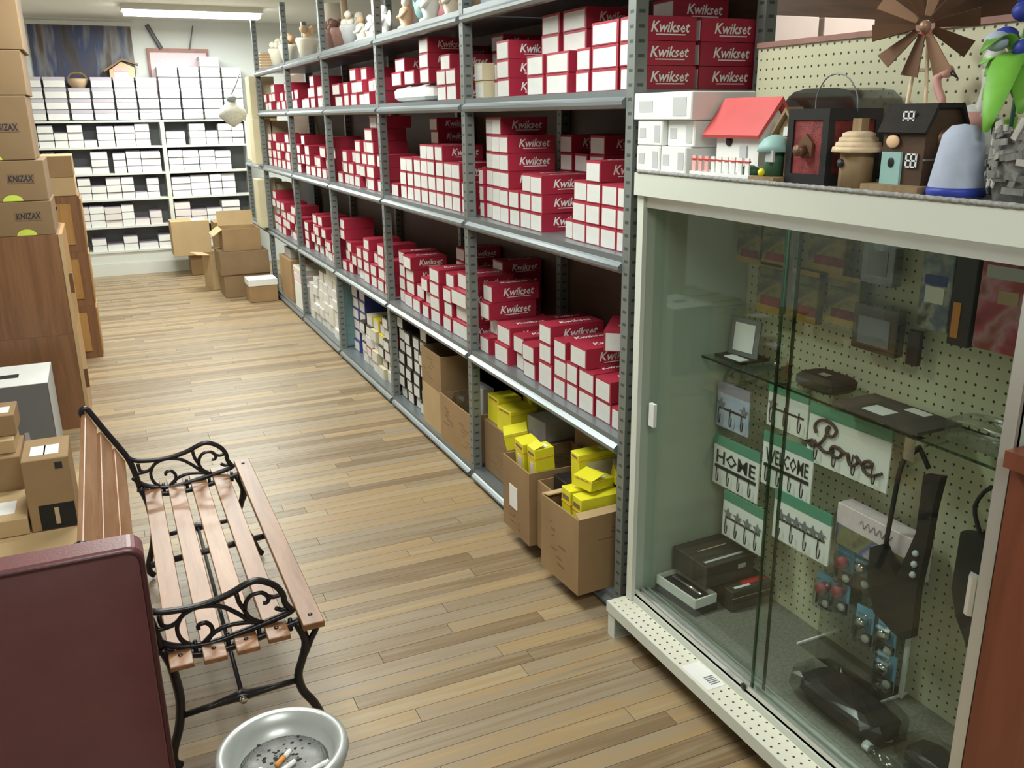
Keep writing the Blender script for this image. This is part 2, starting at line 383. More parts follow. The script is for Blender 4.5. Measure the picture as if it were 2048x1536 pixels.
# ------------------------------------------------------------------ the room
def struct(name, mb, mats): return tag(mb.obj(name, mats), kind='structure')
XL, XR, YN, YF = -2.3, 5.2, -2.6, 10.66
floor = struct('floor', MB().box(XL, XR, YN, YF, -0.15, -0.013), 'plank')
struct('ceiling', MB().box(XL, XR, YN, YF, CEIL, CEIL + 0.1), 'ceiling')
struct('wall_back', MB().box(XL - 0.1, XR + 0.1, YF, YF + 0.1, -0.15, CEIL), 'wall')
struct('wall_left', MB().box(XL - 0.1, XL, YN, YF, -0.15, CEIL), 'wall')
struct('wall_right', MB().box(XR, XR + 0.1, YN, YF, -0.15, CEIL), 'wall')
struct('wall_front', MB().box(XL - 0.1, XR + 0.1, YN - 0.1, YN, -0.15, CEIL), 'wall')
# strip flooring: boards run across the aisle
PW = 0.062
blen = [0.55, 0.8, 1.05, 1.3, 1.55]
bmesh_ = [MB().box(0, L - 0.0016, 0, PW - 0.0016, -0.0125, 0).mesh('plank', ['plank']) for L in blen]
r2 = random.Random(3); far = MB(); count = 0
row = 0; y = YN
while y < YF - PW:
    x = -1.7 - r2.random() * 0.9
    if x < XL: x = XL
    while x < XR:
        i = r2.randrange(5); L = blen[i]
        if 1.2 < y < 7.6 and x < 1.4 and x + L > -0.75 and count < 300:
            put('plank', bmesh_[i], floor, (x, y, 0)); count += 1
        else:
            far.box(x, min(x + L, XR) - 0.0016, y, y + PW - 0.0016, -0.0125, 0)
        x += L
    y += PW
tag(far.obj('plank_field', 'plank', floor), kind='stuff')

# ceiling fixtures
def fixture(x, y, label):
    t = thing('ceiling_light', label, 'light', (x, y, CEIL), group='fluorescent ceiling fixtures')
    MB().box(-0.62, 0.62, -0.16, 0.16, -0.05, 0).obj('housing', 'white_paint', t)
    pr = [(-0.14, -0.05), (-0.13, -0.075), (-0.08, -0.088), (0.08, -0.088), (0.13, -0.075), (0.14, -0.05)]
    MB().prism(pr, 1.2, 'x', -0.6).obj('diffuser', 'tube_glow', t)
for i, (x, y, pw) in enumerate(LAMPS):
    fixture(x, y, 'long white fluorescent ceiling light in front of the back wall' if i == 0 else 'long white fluorescent ceiling light, %s one out from the back wall light' % ['', 'first', 'second', 'third', 'fourth', 'first next-aisle', 'second next-aisle'][i])

# ------------------------------------------------------------------ steel rack along the aisle
RX0, RX1 = 1.38, 1.86
PY = [2.225, 3.50, 4.72, 5.94, 7.16, 8.50]
LV = [0.06, 0.618, 1.195, 1.665, 2.0]
rack = thing('steel_rack', 'long grey slotted-steel shelving rack full of red boxes', 'shelf', (0, 0, 0))
post_me = MB().box(-0.02, 0.02, -0.02, -0.012, 0, 2.42).box(-0.02, -0.012, -0.012, 0.02, 0, 2.42).box(-0.012, 0.02, 0.012, 0.02, 0, 2.42).box(0.012, 0.02, -0.012, 0.012, 0, 2.42).mesh('post', ['post_steel'])
for yy in PY:
    put('post', post_me, rack, (RX0 + 0.02, yy, 0)); put('post', post_me, rack, (RX1 - 0.02, yy, 0))
def shelf_profile():
    return [(0, 0), (0.46, 0), (0.46, -0.02), (0.03, -0.02), (0.026, -0.045), (0.012, -0.052), (-0.006, -0.05), (-0.016, -0.04), (-0.016, -0.03), (-0.006, -0.022), (0.0, -0.018)]
def shelf(y0, y1, z, x=RX0 + 0.002):
    pr = [(x + a, z + b) for a, b in shelf_profile()]
    mb = MB(); mb.prism([(a, b) for a, b in pr], y1 - y0, 'y', y0)
    return mb.obj('shelf', 'steel', rack)
for i in range(5):
    for l, z in enumerate(LV): shelf(PY[i] + 0.021, PY[i + 1] - 0.021, z)
    MB().box(RX1 + 0.002, RX1 + 0.014, PY[i] + 0.002, PY[i + 1] - 0.002, 0.0, 2.0).obj('back_panel', 'dark_wood', rack)
    MB().box(RX0 + 0.004, RX0 + 0.014, PY[i] + 0.021, PY[i + 1] - 0.021, 0.0, 0.006).obj('kick_strip', 'steel_dark', rack)
for l in (1, 2): shelf(PY[5] + 0.021, 9.5, LV[l])
MB().box(RX1 + 0.002, RX1 + 0.014, PY[5] + 0.002, 9.54, 0.0, 2.0).obj('back_panel', 'dark_wood', rack)
short_me = MB().box(-0.02, 0.02, -0.02, -0.012, 0, 1.2).box(-0.02, -0.012, -0.012, 0.02, 0, 1.2).box(-0.012, 0.02, 0.012, 0.02, 0, 1.2).mesh('post', ['post_steel'])
put('post', short_me, rack, (RX0 + 0.02, 9.52, 0)); put('post', short_me, rack, (RX1 - 0.02, 9.52, 0))

# ------------------------------------------------------------------ red lock boxes
ORD = ['floor level', 'first shelf above the floor', 'second shelf above the floor', 'shelf just below the top', 'top shelf']
BAY = ['bay beside the display case', 'second bay from the display case', 'third bay from the display case', 'fourth bay from the display case', 'fifth bay from the display case']
SH = {1: 'low shelf', 2: 'middle shelf', 3: 'upper shelf'}
box_cache = {}
def lock_box(loc, w, h, d, rz, label, group, letters=True, body='red', wide=False, name='lock_box', cat='box'):
    """carton with its small labelled end towards the aisle (-x); local origin at the bottom of the front end"""
    key = (round(w, 3), round(h, 3), round(d, 3), body, letters)
    if key not in box_cache:
        b = MB().box(0, d, -w / 2, w / 2, 0, h)
        if not letters:
            b.add([(-0.0008, -w * 0.42, h * 0.06), (-0.0008, w * 0.42, h * 0.06), (-0.0008, w * 0.42, h * 0.86), (-0.0008, -w * 0.42, h * 0.86)], [(0, 3, 2, 1)], 1)
        box_cache[key] = (b.mesh(name, [body, 'label']), MB().box(-0.0012, 0, -w * 0.44, w * 0.44, h * 0.05, h * 0.88).mesh('end_label', ['label']))
    o = put(name, box_cache[key][0], None, loc, (0, 0, rz)); tag(o, label, cat, group)
    if letters:
        put('end_label', box_cache[key][1], o)
        if body.startswith('red'):
            hh = min(h * 0.46, 0.034)
            put('lettering', text_mesh('Kwikset', hh, d * 0.66, 0.25, 0.02), o, (d * 0.56, -w / 2 - 0.0008, h * 0.56), FACE_NY)
            MB_line = box_cache.setdefault(('line', round(d, 3)), MB().box(-d * 0.25, d * 0.25, -0.0006, 0, -0.0015, 0.0015).mesh('underline', ['letter']))
            put('underline', MB_line, o, (d * 0.57, -w / 2 - 0.0002, h * 0.25))
            put('lettering', text_mesh('Kwikset', min(w * 0.34, 0.03), d * 0.60, 0.25, 0.02), o, (d * 0.56, 0, h + 0.0008), FACE_UP)
    return o
nred = [0]; STUFF = MB(); PILES = []
def stack(bay, lv, y, w, sets, h=0.066, x=1.42, d=0.20, body='red', letters=True, z=None, jig=0.004, label=None, group=None):
    """a pile of boxes; y = near edge, sets = set-back of each layer"""
    zz = LV[lv] if z is None else z
    grp = group or 'lock boxes, %s, bay %d' % (SH[lv], bay + 1)
    if isinstance(sets, int): sets = [0] * sets
    for k, s in enumerate(sets):
        lab = label
        if bay > 2: STUFF.box(x + s, x + s + d, y + 0.002, y + w - 0.002, zz, zz + h - 0.001, 0); STUFF.box(x + s - 0.0008, x + s, y + w * 0.08, y + w * 0.92, zz + h * 0.06, zz + h * 0.86, 1); zz += h + 0.0005; continue
        ob = lock_box((x + s + rnd.uniform(0, 0.006), y + w / 2 + rnd.uniform(-jig, jig) * 0.3, zz + 0.0005), w - 0.004, h - 0.001, d, rnd.uniform(-0.006, 0.006), lab, grp, letters, body)
        if not label: PILES.append((bay, lv, 'back' if x > 1.55 else 'front', round(y, 3), k, z is not None, ob))
        zz += h + 0.0005; nred[0] += 1
    return zz
# bay 1, upper shelf
for (y, w, s) in [(3.13, 0.115, 3), (2.85, 0.135, [0, 0, 0.06, 0.06]), (2.665, 0.165, [0, 0, 0.06, 0.06]), (2.53, 0.09, 2), (2.365, 0.16, 3), (2.262, 0.092, [0, 0, 0])]:
    stack(0, 3, y, w, s)
stack(0, 3, 3.28, 0.09, 2, body='red', x=1.46)
stack(0, 3, 2.262, 0.11, 3, x=1.635); stack(0, 3, 2.40, 0.12, 4, x=1.635); stack(0, 3, 3.0, 0.11, 3, x=1.62)
for k, (yy, n_) in enumerate([(3.385, 2)]):
    stack(0, 3, yy, 0.085, 1, body='cream_card', label='lower cream carton against the rack post, upper shelf, %s' % BAY[0], group='cream cartons, upper shelf'); stack(0, 3, yy, 0.085, 1, body='cream_card', z=LV[3] + 0.067, label='upper cream carton against the rack post, upper shelf, %s' % BAY[0], group='cream cartons, upper shelf')
# bay 1, middle shelf
for (y, w, s, x) in [(2.262, 0.088, 3, 1.42), (2.352, 0.098, 3, 1.42), (2.452, 0.095, 4, 1.42), (2.549, 0.094, 3, 1.425), (2.645, 0.06, 1, 1.43),
                     (2.86, 0.098, 3, 1.42), (2.96, 0.095, [0, 0, 0.01], 1.42), (3.057, 0.095, 2, 1.42), (3.154, 0.088, 5, 1.42), (3.244, 0.09, 6, 1.43), (3.336, 0.085, 6, 1.44),
                     (2.80, 0.11, 5, 1.635), (2.92, 0.10, 4, 1.635), (3.04, 0.10, 5, 1.635), (2.3, 0.1, 4, 1.635), (2.42, 0.1, 5, 1.635)]:
    stack(0, 2, y, w, s, x=x)
stack(0, 2, 3.425, 0.045, 3, x=1.43)
# bay 1, low shelf
for (y, w, s, h) in [(2.265, 0.09, 1, 0.074), (2.36, 0.104, 2, 0.074), (2.468, 0.11, 2, 0.074), (2.585, 0.085, 2, 0.074), (2.676, 0.096, 3, 0.07), (2.785, 0.115, 1, 0.10),
                     (2.93, 0.108, 2, 0.068), (3.045, 0.10, [0.02, 0.01], 0.072), (3.175, 0.14, [0, 0.01], 0.078), (3.37, 0.10, [0, 0.05, 0, 0.02], 0.074)]:
    zt = stack(0, 1, y, w, s, h=h, d=0.22)
stack(0, 1, 2.79, 0.10, 2, h=0.072, d=0.22, z=LV[1] + 0.101)
stack(0, 1, 2.525, 0.12, 1, h=0.072, d=0.22, z=LV[1] + 0.1495)
stack(0, 1, 3.25, 0.10, 2, h=0.075, d=0.2, x=1.645)
o = lock_box((1.50, 2.44, LV[1] + 0.2235), 0.11, 0.072, 0.24, math.radians(52), 'red lock box lying askew on top of the piles, %s' % BAY[0], None)
# bay 2
for (y, w, s) in [(3.675, 0.12, 2), (3.80, 0.12, [0, 0, 0.02])]: stack(1, 3, y, w, s, h=0.064)
for (y, w, s) in [(4.02, 0.13, 3), (4.22, 0.16, 1), (4.42, 0.16, [0, 0.02])]: stack(1, 3, y, w, s, h=0.064, z=1.748)
stack(1, 3, 3.66, 0.13, 4, x=1.635); stack(1, 3, 4.3, 0.13, 4, x=1.64)
yy = 3.66
for k, n_ in enumerate([3, 3, 4, 4, 4, 3, 3, 3]):
    stack(1, 2, yy, 0.104, n_, h=0.069); yy += 0.107
stack(1, 2, 4.56, 0.12, 1); stack(1, 2, 4.35, 0.12, 4, x=1.64); stack(1, 2, 4.53, 0.12, 6, x=1.64); stack(1, 2, 3.56, 0.085, 2)
for (y, w, s, h) in [(3.62, 0.20, [0, 0.02, 0, 0.03], 0.073), (3.83, 0.11, [0, 0.01, 0, 0.02], 0.068), (3.985, 0.14, [0, 0, 0, 0], 0.068), (4.15, 0.10, [0, 0.02, 0], 0.068), (4.29, 0.12, [0, 0.03], 0.07), (4.43, 0.14, [0.01, 0.02, 0.02, 0.01], 0.068), (4.58, 0.10, [0.02] * 4, 0.07)]:
    stack(1, 1, y, w, s, h=h)
stack(1, 1, 3.72, 0.12, 5, x=1.64); stack(1, 1, 3.9, 0.12, 4, x=1.64); stack(1, 1, 4.2, 0.12, 5, x=1.64)
# far bays: rows with measured height profiles (boxes too small in view to show their parts)
def rows(bay, lv, spec, h=0.066, x=1.42, body='red'):
    for (y, w, n_) in spec: stack(bay, lv, y, w, [rnd.choice([0, 0, 0.01, 0.03]) for _ in range(n_)], h=h, x=x, letters=False, body=body)
rows(2, 3, [(4.80, 0.14, 2), (5.0, 0.13, 2), (5.14, 0.13, 3), (5.28, 0.14, 3), (5.46, 0.12, 2), (5.66, 0.2, 2)], 0.068)
rows(2, 2, [(4.82, 0.12, 3), (5.0, 0.16, 6), (5.18, 0.12, 4), (5.31, 0.13, 4), (5.46, 0.12, 3), (5.60, 0.12, 3), (5.73, 0.13, 2)], 0.068)
rows(2, 1, [(4.78, 0.13, 3), (4.93, 0.13, 4), (5.08, 0.13, 3), (5.23, 0.13, 4), (5.38, 0.12, 3), (5.52, 0.12, 2), (5.66, 0.10, 3), (5.78, 0.12, 5)], 0.068)
rows(3, 3, [(6.0, 0.16, 2), (6.18, 0.14, 2), (6.36, 0.14, 3), (6.55, 0.16, 2), (6.8, 0.14, 1), (6.96, 0.14, 2)], 0.07)
rows(3, 2, [(6.0, 0.15, 4), (6.17, 0.13, 3), (6.33, 0.14, 3), (6.5, 0.16, 2), (6.68, 0.15, 3), (6.86, 0.12, 4), (7.0, 0.12, 3)], 0.07)
rows(3, 1, [(6.02, 0.14, 3), (6.20, 0.14, 2), (6.38, 0.14, 3), (6.56, 0.14, 4), (6.74, 0.14, 4), (6.92, 0.14, 3)], 0.07)
rows(4, 3, [(7.24, 0.14, 2), (7.42, 0.16, 3), (7.65, 0.14, 2), (7.85, 0.14, 3), (8.05, 0.14, 3), (8.25, 0.14, 2)], 0.068)
rows(4, 2, [(7.22, 0.16, 3), (7.42, 0.16, 4), (7.62, 0.16, 3), (7.82, 0.16, 3), (8.02, 0.16, 4), (8.24, 0.16, 4)], 0.07)
rows(4, 1, [(7.22, 0.16, 3), (7.44, 0.18, 4), (7.66, 0.16, 3), (7.86, 0.16, 4), (8.06, 0.16, 4), (8.27, 0.16, 5)], 0.07)
tag(STUFF.obj('far_lock_boxes', ['red', 'label']), 'red lock boxes with white ends crowding the fourth and fifth rack bays', 'boxes', kind='stuff')
NTH = ['first', 'second', 'third', 'fourth', 'fifth', 'sixth', 'seventh', 'eighth', 'ninth', 'tenth', 'eleventh', 'twelfth', 'thirteenth', 'fourteenth', 'fifteenth']
REF = ['from the display case', 'past the second rack post', 'past the third rack post']
for key in sorted({p[:3] for p in PILES}):
    here = [p for p in PILES if p[:3] == key]; ysd = sorted({p[3] for p in here if not p[5]})
    for p in here:
        yq = sorted({q[3] for q in here if q[5]}) if p[5] else ysd
        i = yq.index(p[3])
        p[6]['label'] = ('%s red lock box up, %s %s pile %s, %s' % (NTH[p[4]], NTH[i], 'raised' if p[5] else key[2], REF[key[0]], SH[key[1]]))
print('lock boxes', nred[0])
# plastic wrapped parcel on the second bay's upper shelf
def crumple(n, sx, sy, sz, seed, top=0.35):
    """soft wrapped lump: rounded box with puckered skin"""
    r = random.Random(seed); mb = MB(); V = []; F = []; A = 14; B = 7
    for j in range(B + 1):
        t = -PI / 2 + PI * j / B
        for i in range(A):
            a = 2 * PI * i / A
            sg = lambda v, e: math.copysign(abs(v) ** e, v)
            k = 1 + r.uniform(-n, n)
            V.append((sx * sg(math.cos(t), 0.5) * sg(math.cos(a), 0.5) * k, sy * sg(math.cos(t), 0.5) * sg(math.sin(a), 0.5) * k, sz * (sg(math.sin(t), 0.6) * (1 + r.uniform(-n, n) * 0.5) + 1)))
    for j in range(B):
        for i in range(A): F.append((j * A + i, j * A + (i + 1) % A, (j + 1) * A + (i + 1) % A, (j + 1) * A + i))
    mb.add([(x, y, max(z, 0)) for x, y, z in V], F); return mb
# ------------------------------------------------------------------ cartons
def carton(name, label, cat, loc, size, rz=0.0, m='card', tape=True, group=None, parent=None, prints=(), edge=True):
    """closed corrugated carton, origin at the bottom centre"""
    sx, sy, sz = size; t = thing(name, label, cat, loc, rz, group)
    MB().bevel_box(-sx / 2, sx / 2, -sy / 2, sy / 2, 0, sz, 0.003).obj('body', m, t)
    if tape: MB().box(-sx / 2 - 0.0004, sx / 2 + 0.0004, -0.025, 0.025, sz - 0.0005, sz + 0.0008).obj('tape', 'card_light', t)
    for (a, b, c, d, mm, nm) in prints:      # print patches on the -y face: x0,x1,z0,z1
        MB().box(a, b, -sy / 2 - 0.001, -sy / 2 - 0.0001, c, d).obj(nm, mm, t)
    return t
def open_carton(name, label, loc, size, rz=0.0, m='card', flaps=(), group=None, cat='box', wall=0.006):
    sx, sy, sz = size; t = thing(name, label, cat, loc, rz, group)
    mb = MB(); a, b = sx / 2, sy / 2
    mb.box(-a, a, -b, b, 0, wall).box(-a, a, -b, -b + wall, wall, sz).box(-a, a, b - wall, b, wall, sz).box(-a, -a + wall, -b + wall, b - wall, wall, sz).box(a - wall, a, -b + wall, b - wall, wall, sz)
    mb.obj('body', m, t)
    for side, ln, ang in flaps:
        f = MB()
        if side in ('-x', '+x'):
            f.box(0, ln, -b + 0.004, b - 0.004, -0.002, 0.002); o = f.obj('flap', 'card_light', t, (-a if side == '-x' else a, 0, sz), (0, 0, 0))
            o.rotation_euler = (0, -ang if side == '+x' else PI + ang, 0)
        else:
            f.box(-a + 0.004, a - 0.004, 0, ln, -0.002, 0.002); o = f.obj('flap', 'card_light', t, (0, -b if side == '-y' else b, sz), (0, 0, 0))
            o.rotation_euler = (ang if side == '+y' else PI - ang, 0, 0)
    return t
# long white parcel under the boxes of the second bay's upper shelf
o = crumple(0.02, 0.11, 0.345, 0.0405, 5).obj('wrapped_parcel', 'white', None, (1.535, 4.335, LV[3] + 0.0005))
tag(o, 'long white plastic-wrapped parcel lying under red boxes on the upper shelf', 'parcel')

# ------------------------------------------------------------------ floor level of the rack, nearest bay: open cartons with yellow boxes
Z0 = LV[0] + 0.0006
def scribble(t, x, y, z, w, h, seed, face='-x', m='print_soft'):
    """faded block print on a carton face"""
    r = random.Random(seed); mb = MB()
    k = 0
    while k < 7:
        a = r.uniform(-w / 2, w / 2); b = -h / 2 + h * k / 6; l = r.uniform(0.2, 0.55) * w; q = r.uniform(0.003, 0.008)
        if face == '-x': mb.box(x - 0.0008, x, y + a - l / 2, y + a + l / 2, z + b - q / 2, z + b + q / 2)
        else: mb.box(x + a - l / 2, x + a + l / 2, y - 0.0008, y, z + b - q / 2, z + b + q / 2)
        k += 1
    return mb.obj('printing', m, t)
A = open_carton('open_carton', 'open brown carton jutting out of the rack, full of yellow boxes', (1.42, 2.43, Z0), (0.31, 0.25, 0.275), math.radians(3), 'card', [('+y', 0.05, 2.9), ('-y', 0.03, 2.7)])
scribble(A, -0.155, 0.02, 0.13, 0.09, 0.14, 1); scribble(A, 0.0, -0.125, 0.2, 0.12, 0.04, 2, '-y')
B = open_carton('open_carton', 'narrow open brown carton holding dark boxes, between two larger cartons', (1.45, 2.622, Z0), (0.28, 0.112, 0.265), 0, 'card', [])
scribble(B, -0.14, 0, 0.14, 0.06, 0.12, 3)
C_ = open_carton('open_carton', 'open brown carton with a white paper label on its front', (1.43, 2.805, Z0), (0.30, 0.235, 0.29), 0, 'card', [])
MB().box(-0.152, -0.1503, -0.015, 0.055, 0.10, 0.19).obj('paper_label', 'paper', C_); scribble(C_, -0.15, 0.0, 0.05, 0.08, 0.05, 4)
D_ = carton('carton', 'brown carton standing behind the rack post under yellow boxes', 'box', (1.56, 3.245, Z0), (0.26, 0.44, 0.24), 0, 'card_dark')
scribble(D_, -0.13, 0.05, 0.11, 0.2, 0.12, 5)
E_ = carton('carton', 'tall brown carton at the back of the rack behind the open cartons', 'box', (1.72, 2.74, Z0), (0.22, 0.42, 0.34), 0, 'card')
def yellow_box(label, loc, size, rot=(0, 0, 0), strip=True, text=None, top_label=False, flap=False):
    sx, sy, sz = size
    t = thing('yellow_box', label, 'box', loc, rot=rot, group='yellow boxes in the open cartons')
    MB().bevel_box(-sx / 2, sx / 2, -sy / 2, sy / 2, 0, sz, 0.0015).obj('body', 'yellow', t)
    if strip: MB().box(-sx / 2 - 0.001, -sx / 2 - 0.0002, -sy * 0.22, sy * 0.22, sz * 0.12, sz * 0.74).obj('label_strip', 'pink_label', t)
    MB().box(-sx / 2 - 0.0008, sx / 2 + 0.0008, -sy / 2 - 0.0008, sy / 2 + 0.0008, sz * 0.83, sz * 0.845).obj('band', 'orange', t)
    MB().box(-sx / 2 - 0.0009, -sx / 2 - 0.0003, -sy * 0.35, sy * 0.35, sz * 0.88, sz * 0.93).obj('print_line', 'print_soft', t)
    if top_label: MB().box(-sx * 0.1, sx * 0.3, -sy * 0.3, sy * 0.25, sz + 0.0002, sz + 0.001).obj('paper_label', 'paper', t)
    if flap: MB().box(0, sx * 0.55, -sy / 2 + 0.002, sy / 2 - 0.002, -0.001, 0.001).obj('flap', 'yellow', t, (-sx / 2, 0, sz + 0.001), (0, -0.28, 0))
    return t
yellow_box('upright yellow box at the corner of the jutting carton', (1.385, 2.372, Z0 + 0.007), (0.16, 0.062, 0.315))
yellow_box('upright yellow box beside the corner box in the jutting carton', (1.38, 2.44, Z0 + 0.007), (0.16, 0.062, 0.32))
yellow_box('yellow box with white label tipped on top of the jutting carton', (1.39, 2.415, Z0 + 0.332), (0.12, 0.085, 0.035), (0.05, 0.12, 0.35), False, top_label=True, flap=True)
t = yellow_box('yellow box with black lettering on a white panel, beside the rack post', (1.535, 2.385, Z0 + 0.33), (0.15, 0.085, 0.055), (0.05, 0.15, -0.35), False)
MB().box(-0.08, 0.08, -0.02, 0.035, 0.0602, 0.061).obj('panel', 'paper', t)
lettering('HABASII', t, (0, 0.005, 0.0615), (0, 0, PI), 0.03, 0.13, 0, 0.01, 'print')
t = yellow_box('long yellow box propped behind the jutting carton, barcode on its side', (1.50, 2.515, Z0 + 0.29), (0.24, 0.06, 0.13), (0, -0.04, -0.03), False, top_label=True)
MB().box(-0.09, 0.1, -0.0358, -0.035, 0.03, 0.1).obj('barcode_panel', 'cream_card', t)
yellow_box('leaning yellow box with purple strip label in the paper-labelled carton', (1.352, 2.83, Z0 + 0.16), (0.07, 0.072, 0.22), (0.10, -0.10, 0), True)
yellow_box('yellow box with white-topped flap next to the leaning yellow box', (1.36, 2.73, Z0 + 0.16), (0.08, 0.065, 0.215), (0.0, -0.06, 0), True, top_label=True, flap=True)
yellow_box('yellow box standing against the rack post on the dark carton', (1.50, 3.395, Z0 + 0.2405), (0.11, 0.12, 0.12), (0, 0, 0), False)
yellow_box('wide yellow box standing on the dark carton beside the post box', (1.50, 3.265, Z0 + 0.2405), (0.13, 0.12, 0.105), (0, 0, 0.1), False)
yellow_box('yellow box with dark print at the back on the dark carton', (1.645, 3.36, Z0 + 0.2405), (0.08, 0.13, 0.14), (0, 0, 0), False)
yellow_box('small yellow box tipped over the rim beside the grey tray box', (1.43, 3.10, Z0 + 0.2425), (0.10, 0.11, 0.07), (0.0, -0.2, -0.4), False)
yellow_box('yellow box lying on the tall back carton under the shelf', (1.70, 2.66, Z0 + 0.342), (0.16, 0.10, 0.06), (0, 0, 0.2), False)
for lab, loc, sz, m_, rz in [('flat grey-white box tilted over the dark carton', (1.60, 3.13, Z0 + 0.2405), (0.16, 0.14, 0.09), 'grey_light', 0.1),
                             ('cream carton stacked on the lower cream carton behind the paper-labelled carton', (1.68, 3.0, Z0 + 0.341), (0.11, 0.1, 0.075), 'cream_card', 0.1),
                             ('cream carton standing on the tall back carton under another cream carton', (1.67, 2.9, Z0 + 0.341), (0.10, 0.08, 0.06), 'cream_card', -0.1),
                             ('dark grey box standing in the narrow open carton', (1.42, 2.62, Z0 + 0.007), (0.10, 0.095, 0.275), 'black_box', 0.0),
                             ('small white-edged dark box deep in the narrow open carton', (1.53, 2.62, Z0 + 0.007), (0.09, 0.09, 0.29), 'grey', 0.0)]:
    o = carton('small_box', lab, 'box', loc, sz, rz, m_, False)
o = crumple(0.10, 0.075, 0.085, 0.10, 9).obj('plastic_bag', 'plastic', None, (1.475, 2.805, Z0 + 0.08)); tag(o, 'crumpled clear plastic bag inside the paper-labelled carton', 'bag')

# second bay, floor level: cartons and black boxes with white ends
t = open_carton('open_carton', 'long open brown carton with dark print, front of second rack bay', (1.49, 3.73, Z0), (0.20, 0.41, 0.235), 0, 'card', [])
scribble(t, -0.10, 0.08, 0.14, 0.14, 0.08, 6); scribble(t, -0.10, -0.09, 0.11, 0.16, 0.10, 7)
t = open_carton('open_carton', 'tall open brown carton between the long printed carton and black boxes', (1.50, 4.085, Z0), (0.20, 0.29, 0.41), 0, 'card', [('+x', 0.10, 0.9)])
MB().box(-0.1012, -0.1002, -0.144, 0.144, 0.0, 0.22).obj('lower_panel', 'card_light', t)
scribble(t, -0.10, 0.03, 0.32, 0.14, 0.10, 8)
t = carton('small_box', 'grey flat box sticking up out of the long printed carton', 'box', (1.49, 3.65, Z0 + 0.016), (0.06, 0.12, 0.32), 0.15, 'grey_light', False); t.rotation_euler = (0.03, 0.02, 0.1)
o = crumple(0.1, 0.07, 0.08, 0.07, 12).obj('plastic_bag', 'plastic', None, (1.49, 3.80, Z0 + 0.12)); tag(o, 'clear plastic bag bulging from the long printed carton', 'bag')
MIX = {}
def mixed(y, w, bodies, h, x=1.42, d=0.2, lab='', grp='', z=None):
    zz = Z0 if z is None else z
    MIX[grp] = MIX.get(grp, -1) + 1
    for k, b in enumerate(bodies):
        lock_box((x + rnd.uniform(0, 0.02), y + w / 2, zz), w - 0.004, h - 0.001, d, rnd.uniform(-0.02, 0.02), '%s %s, %s pile of its colour' % (NTH[k], lab, NTH[MIX[grp]]), grp, False, b, name='stock_box'); zz += h
bl = 'black stock box up, rack floor, second bay'
for y, n_ in ((4.24, 7), (4.36, 6), (4.48, 6), (4.60, 7)): mixed(y, 0.108, ['black_box'] * n_, 0.068, lab=bl, grp='black stock boxes, second bay')
# third bay, floor level
for pk, (y, bs) in enumerate(((4.76, ['black_box', 'black_box', 'cream_card', 'black_box', 'red', 'black_box']), (4.89, ['white', 'red', 'red', 'black_box', 'black_box', 'black_box']), (5.02, ['cream_card', 'black_box', 'black_box', 'yellow', 'red']), (5.16, ['white', 'cream_card', 'white', 'cream_card', 'yellow']), (5.30, ['cream_card', 'red', 'white', 'black_box', 'cream_card']), (5.44, ['white', 'black_box', 'cream_card', 'black_box']))):
    zz = Z0
    for k, b in enumerate(bs):
        nm = {'black_box': 'black', 'cream_card': 'cream', 'red': 'red', 'white': 'white', 'yellow': 'yellow'}[b]
        o = lock_box((1.42 + rnd.uniform(0, 0.03), y + 0.06, zz), 0.115, 0.067, 0.2, rnd.uniform(-0.02, 0.02), '%s %s stock box up, %s mixed pile past the third rack post, floor level' % (NTH[k], nm, NTH[pk]), 'mixed stock boxes, third bay', False, b, name='stock_box'); zz += 0.068
for y, n_ in ((5.58, 6), (5.74, 6)): mixed(y, 0.15, ['blue'] * n_, 0.075, x=1.46, d=0.24, lab='dark blue stock box up, rack floor, third bay', grp='blue stock boxes')
# fourth bay, floor level
for y, n_, b in ((5.99, 6, 'teal'), (6.14, 7, 'white'), (6.29, 7, 'cream'), (6.44, 6, 'white'), (6.60, 6, 'cream'), (6.78, 5, 'white'), (6.95, 4, 'cream')):
    mixed(y, 0.14, [b] * n_, 0.07, lab={'teal': 'pale teal', 'white': 'white', 'cream': 'cream'}[b] + ' stock box up, rack floor, fourth bay', grp='pale stock boxes, fourth bay, ' + b)
# fifth bay, floor level
for lab, loc, sz, m_ in [('white archive box with printed end in the fifth rack bay', (1.54, 7.38, Z0), (0.28, 0.36, 0.22), 'white'), ('pale pink box on the white archive box, fifth rack bay', (1.54, 7.4, Z0 + 0.222), (0.28, 0.34, 0.07), 'pink_label'),
                         ('flat white tray box topping the fifth bay pile', (1.54, 7.42, Z0 + 0.293), (0.28, 0.36, 0.05), 'cream'), ('brown carton at the far end of the fifth rack bay', (1.55, 7.95, Z0), (0.3, 0.5, 0.36), 'card'), ('grey box on the brown carton, far end of the fifth bay', (1.55, 7.95, Z0 + 0.362), (0.24, 0.3, 0.08), 'grey_light')]:
    carton('stock_carton', lab, 'box', loc, sz, rnd.uniform(-0.03, 0.03), m_, False)

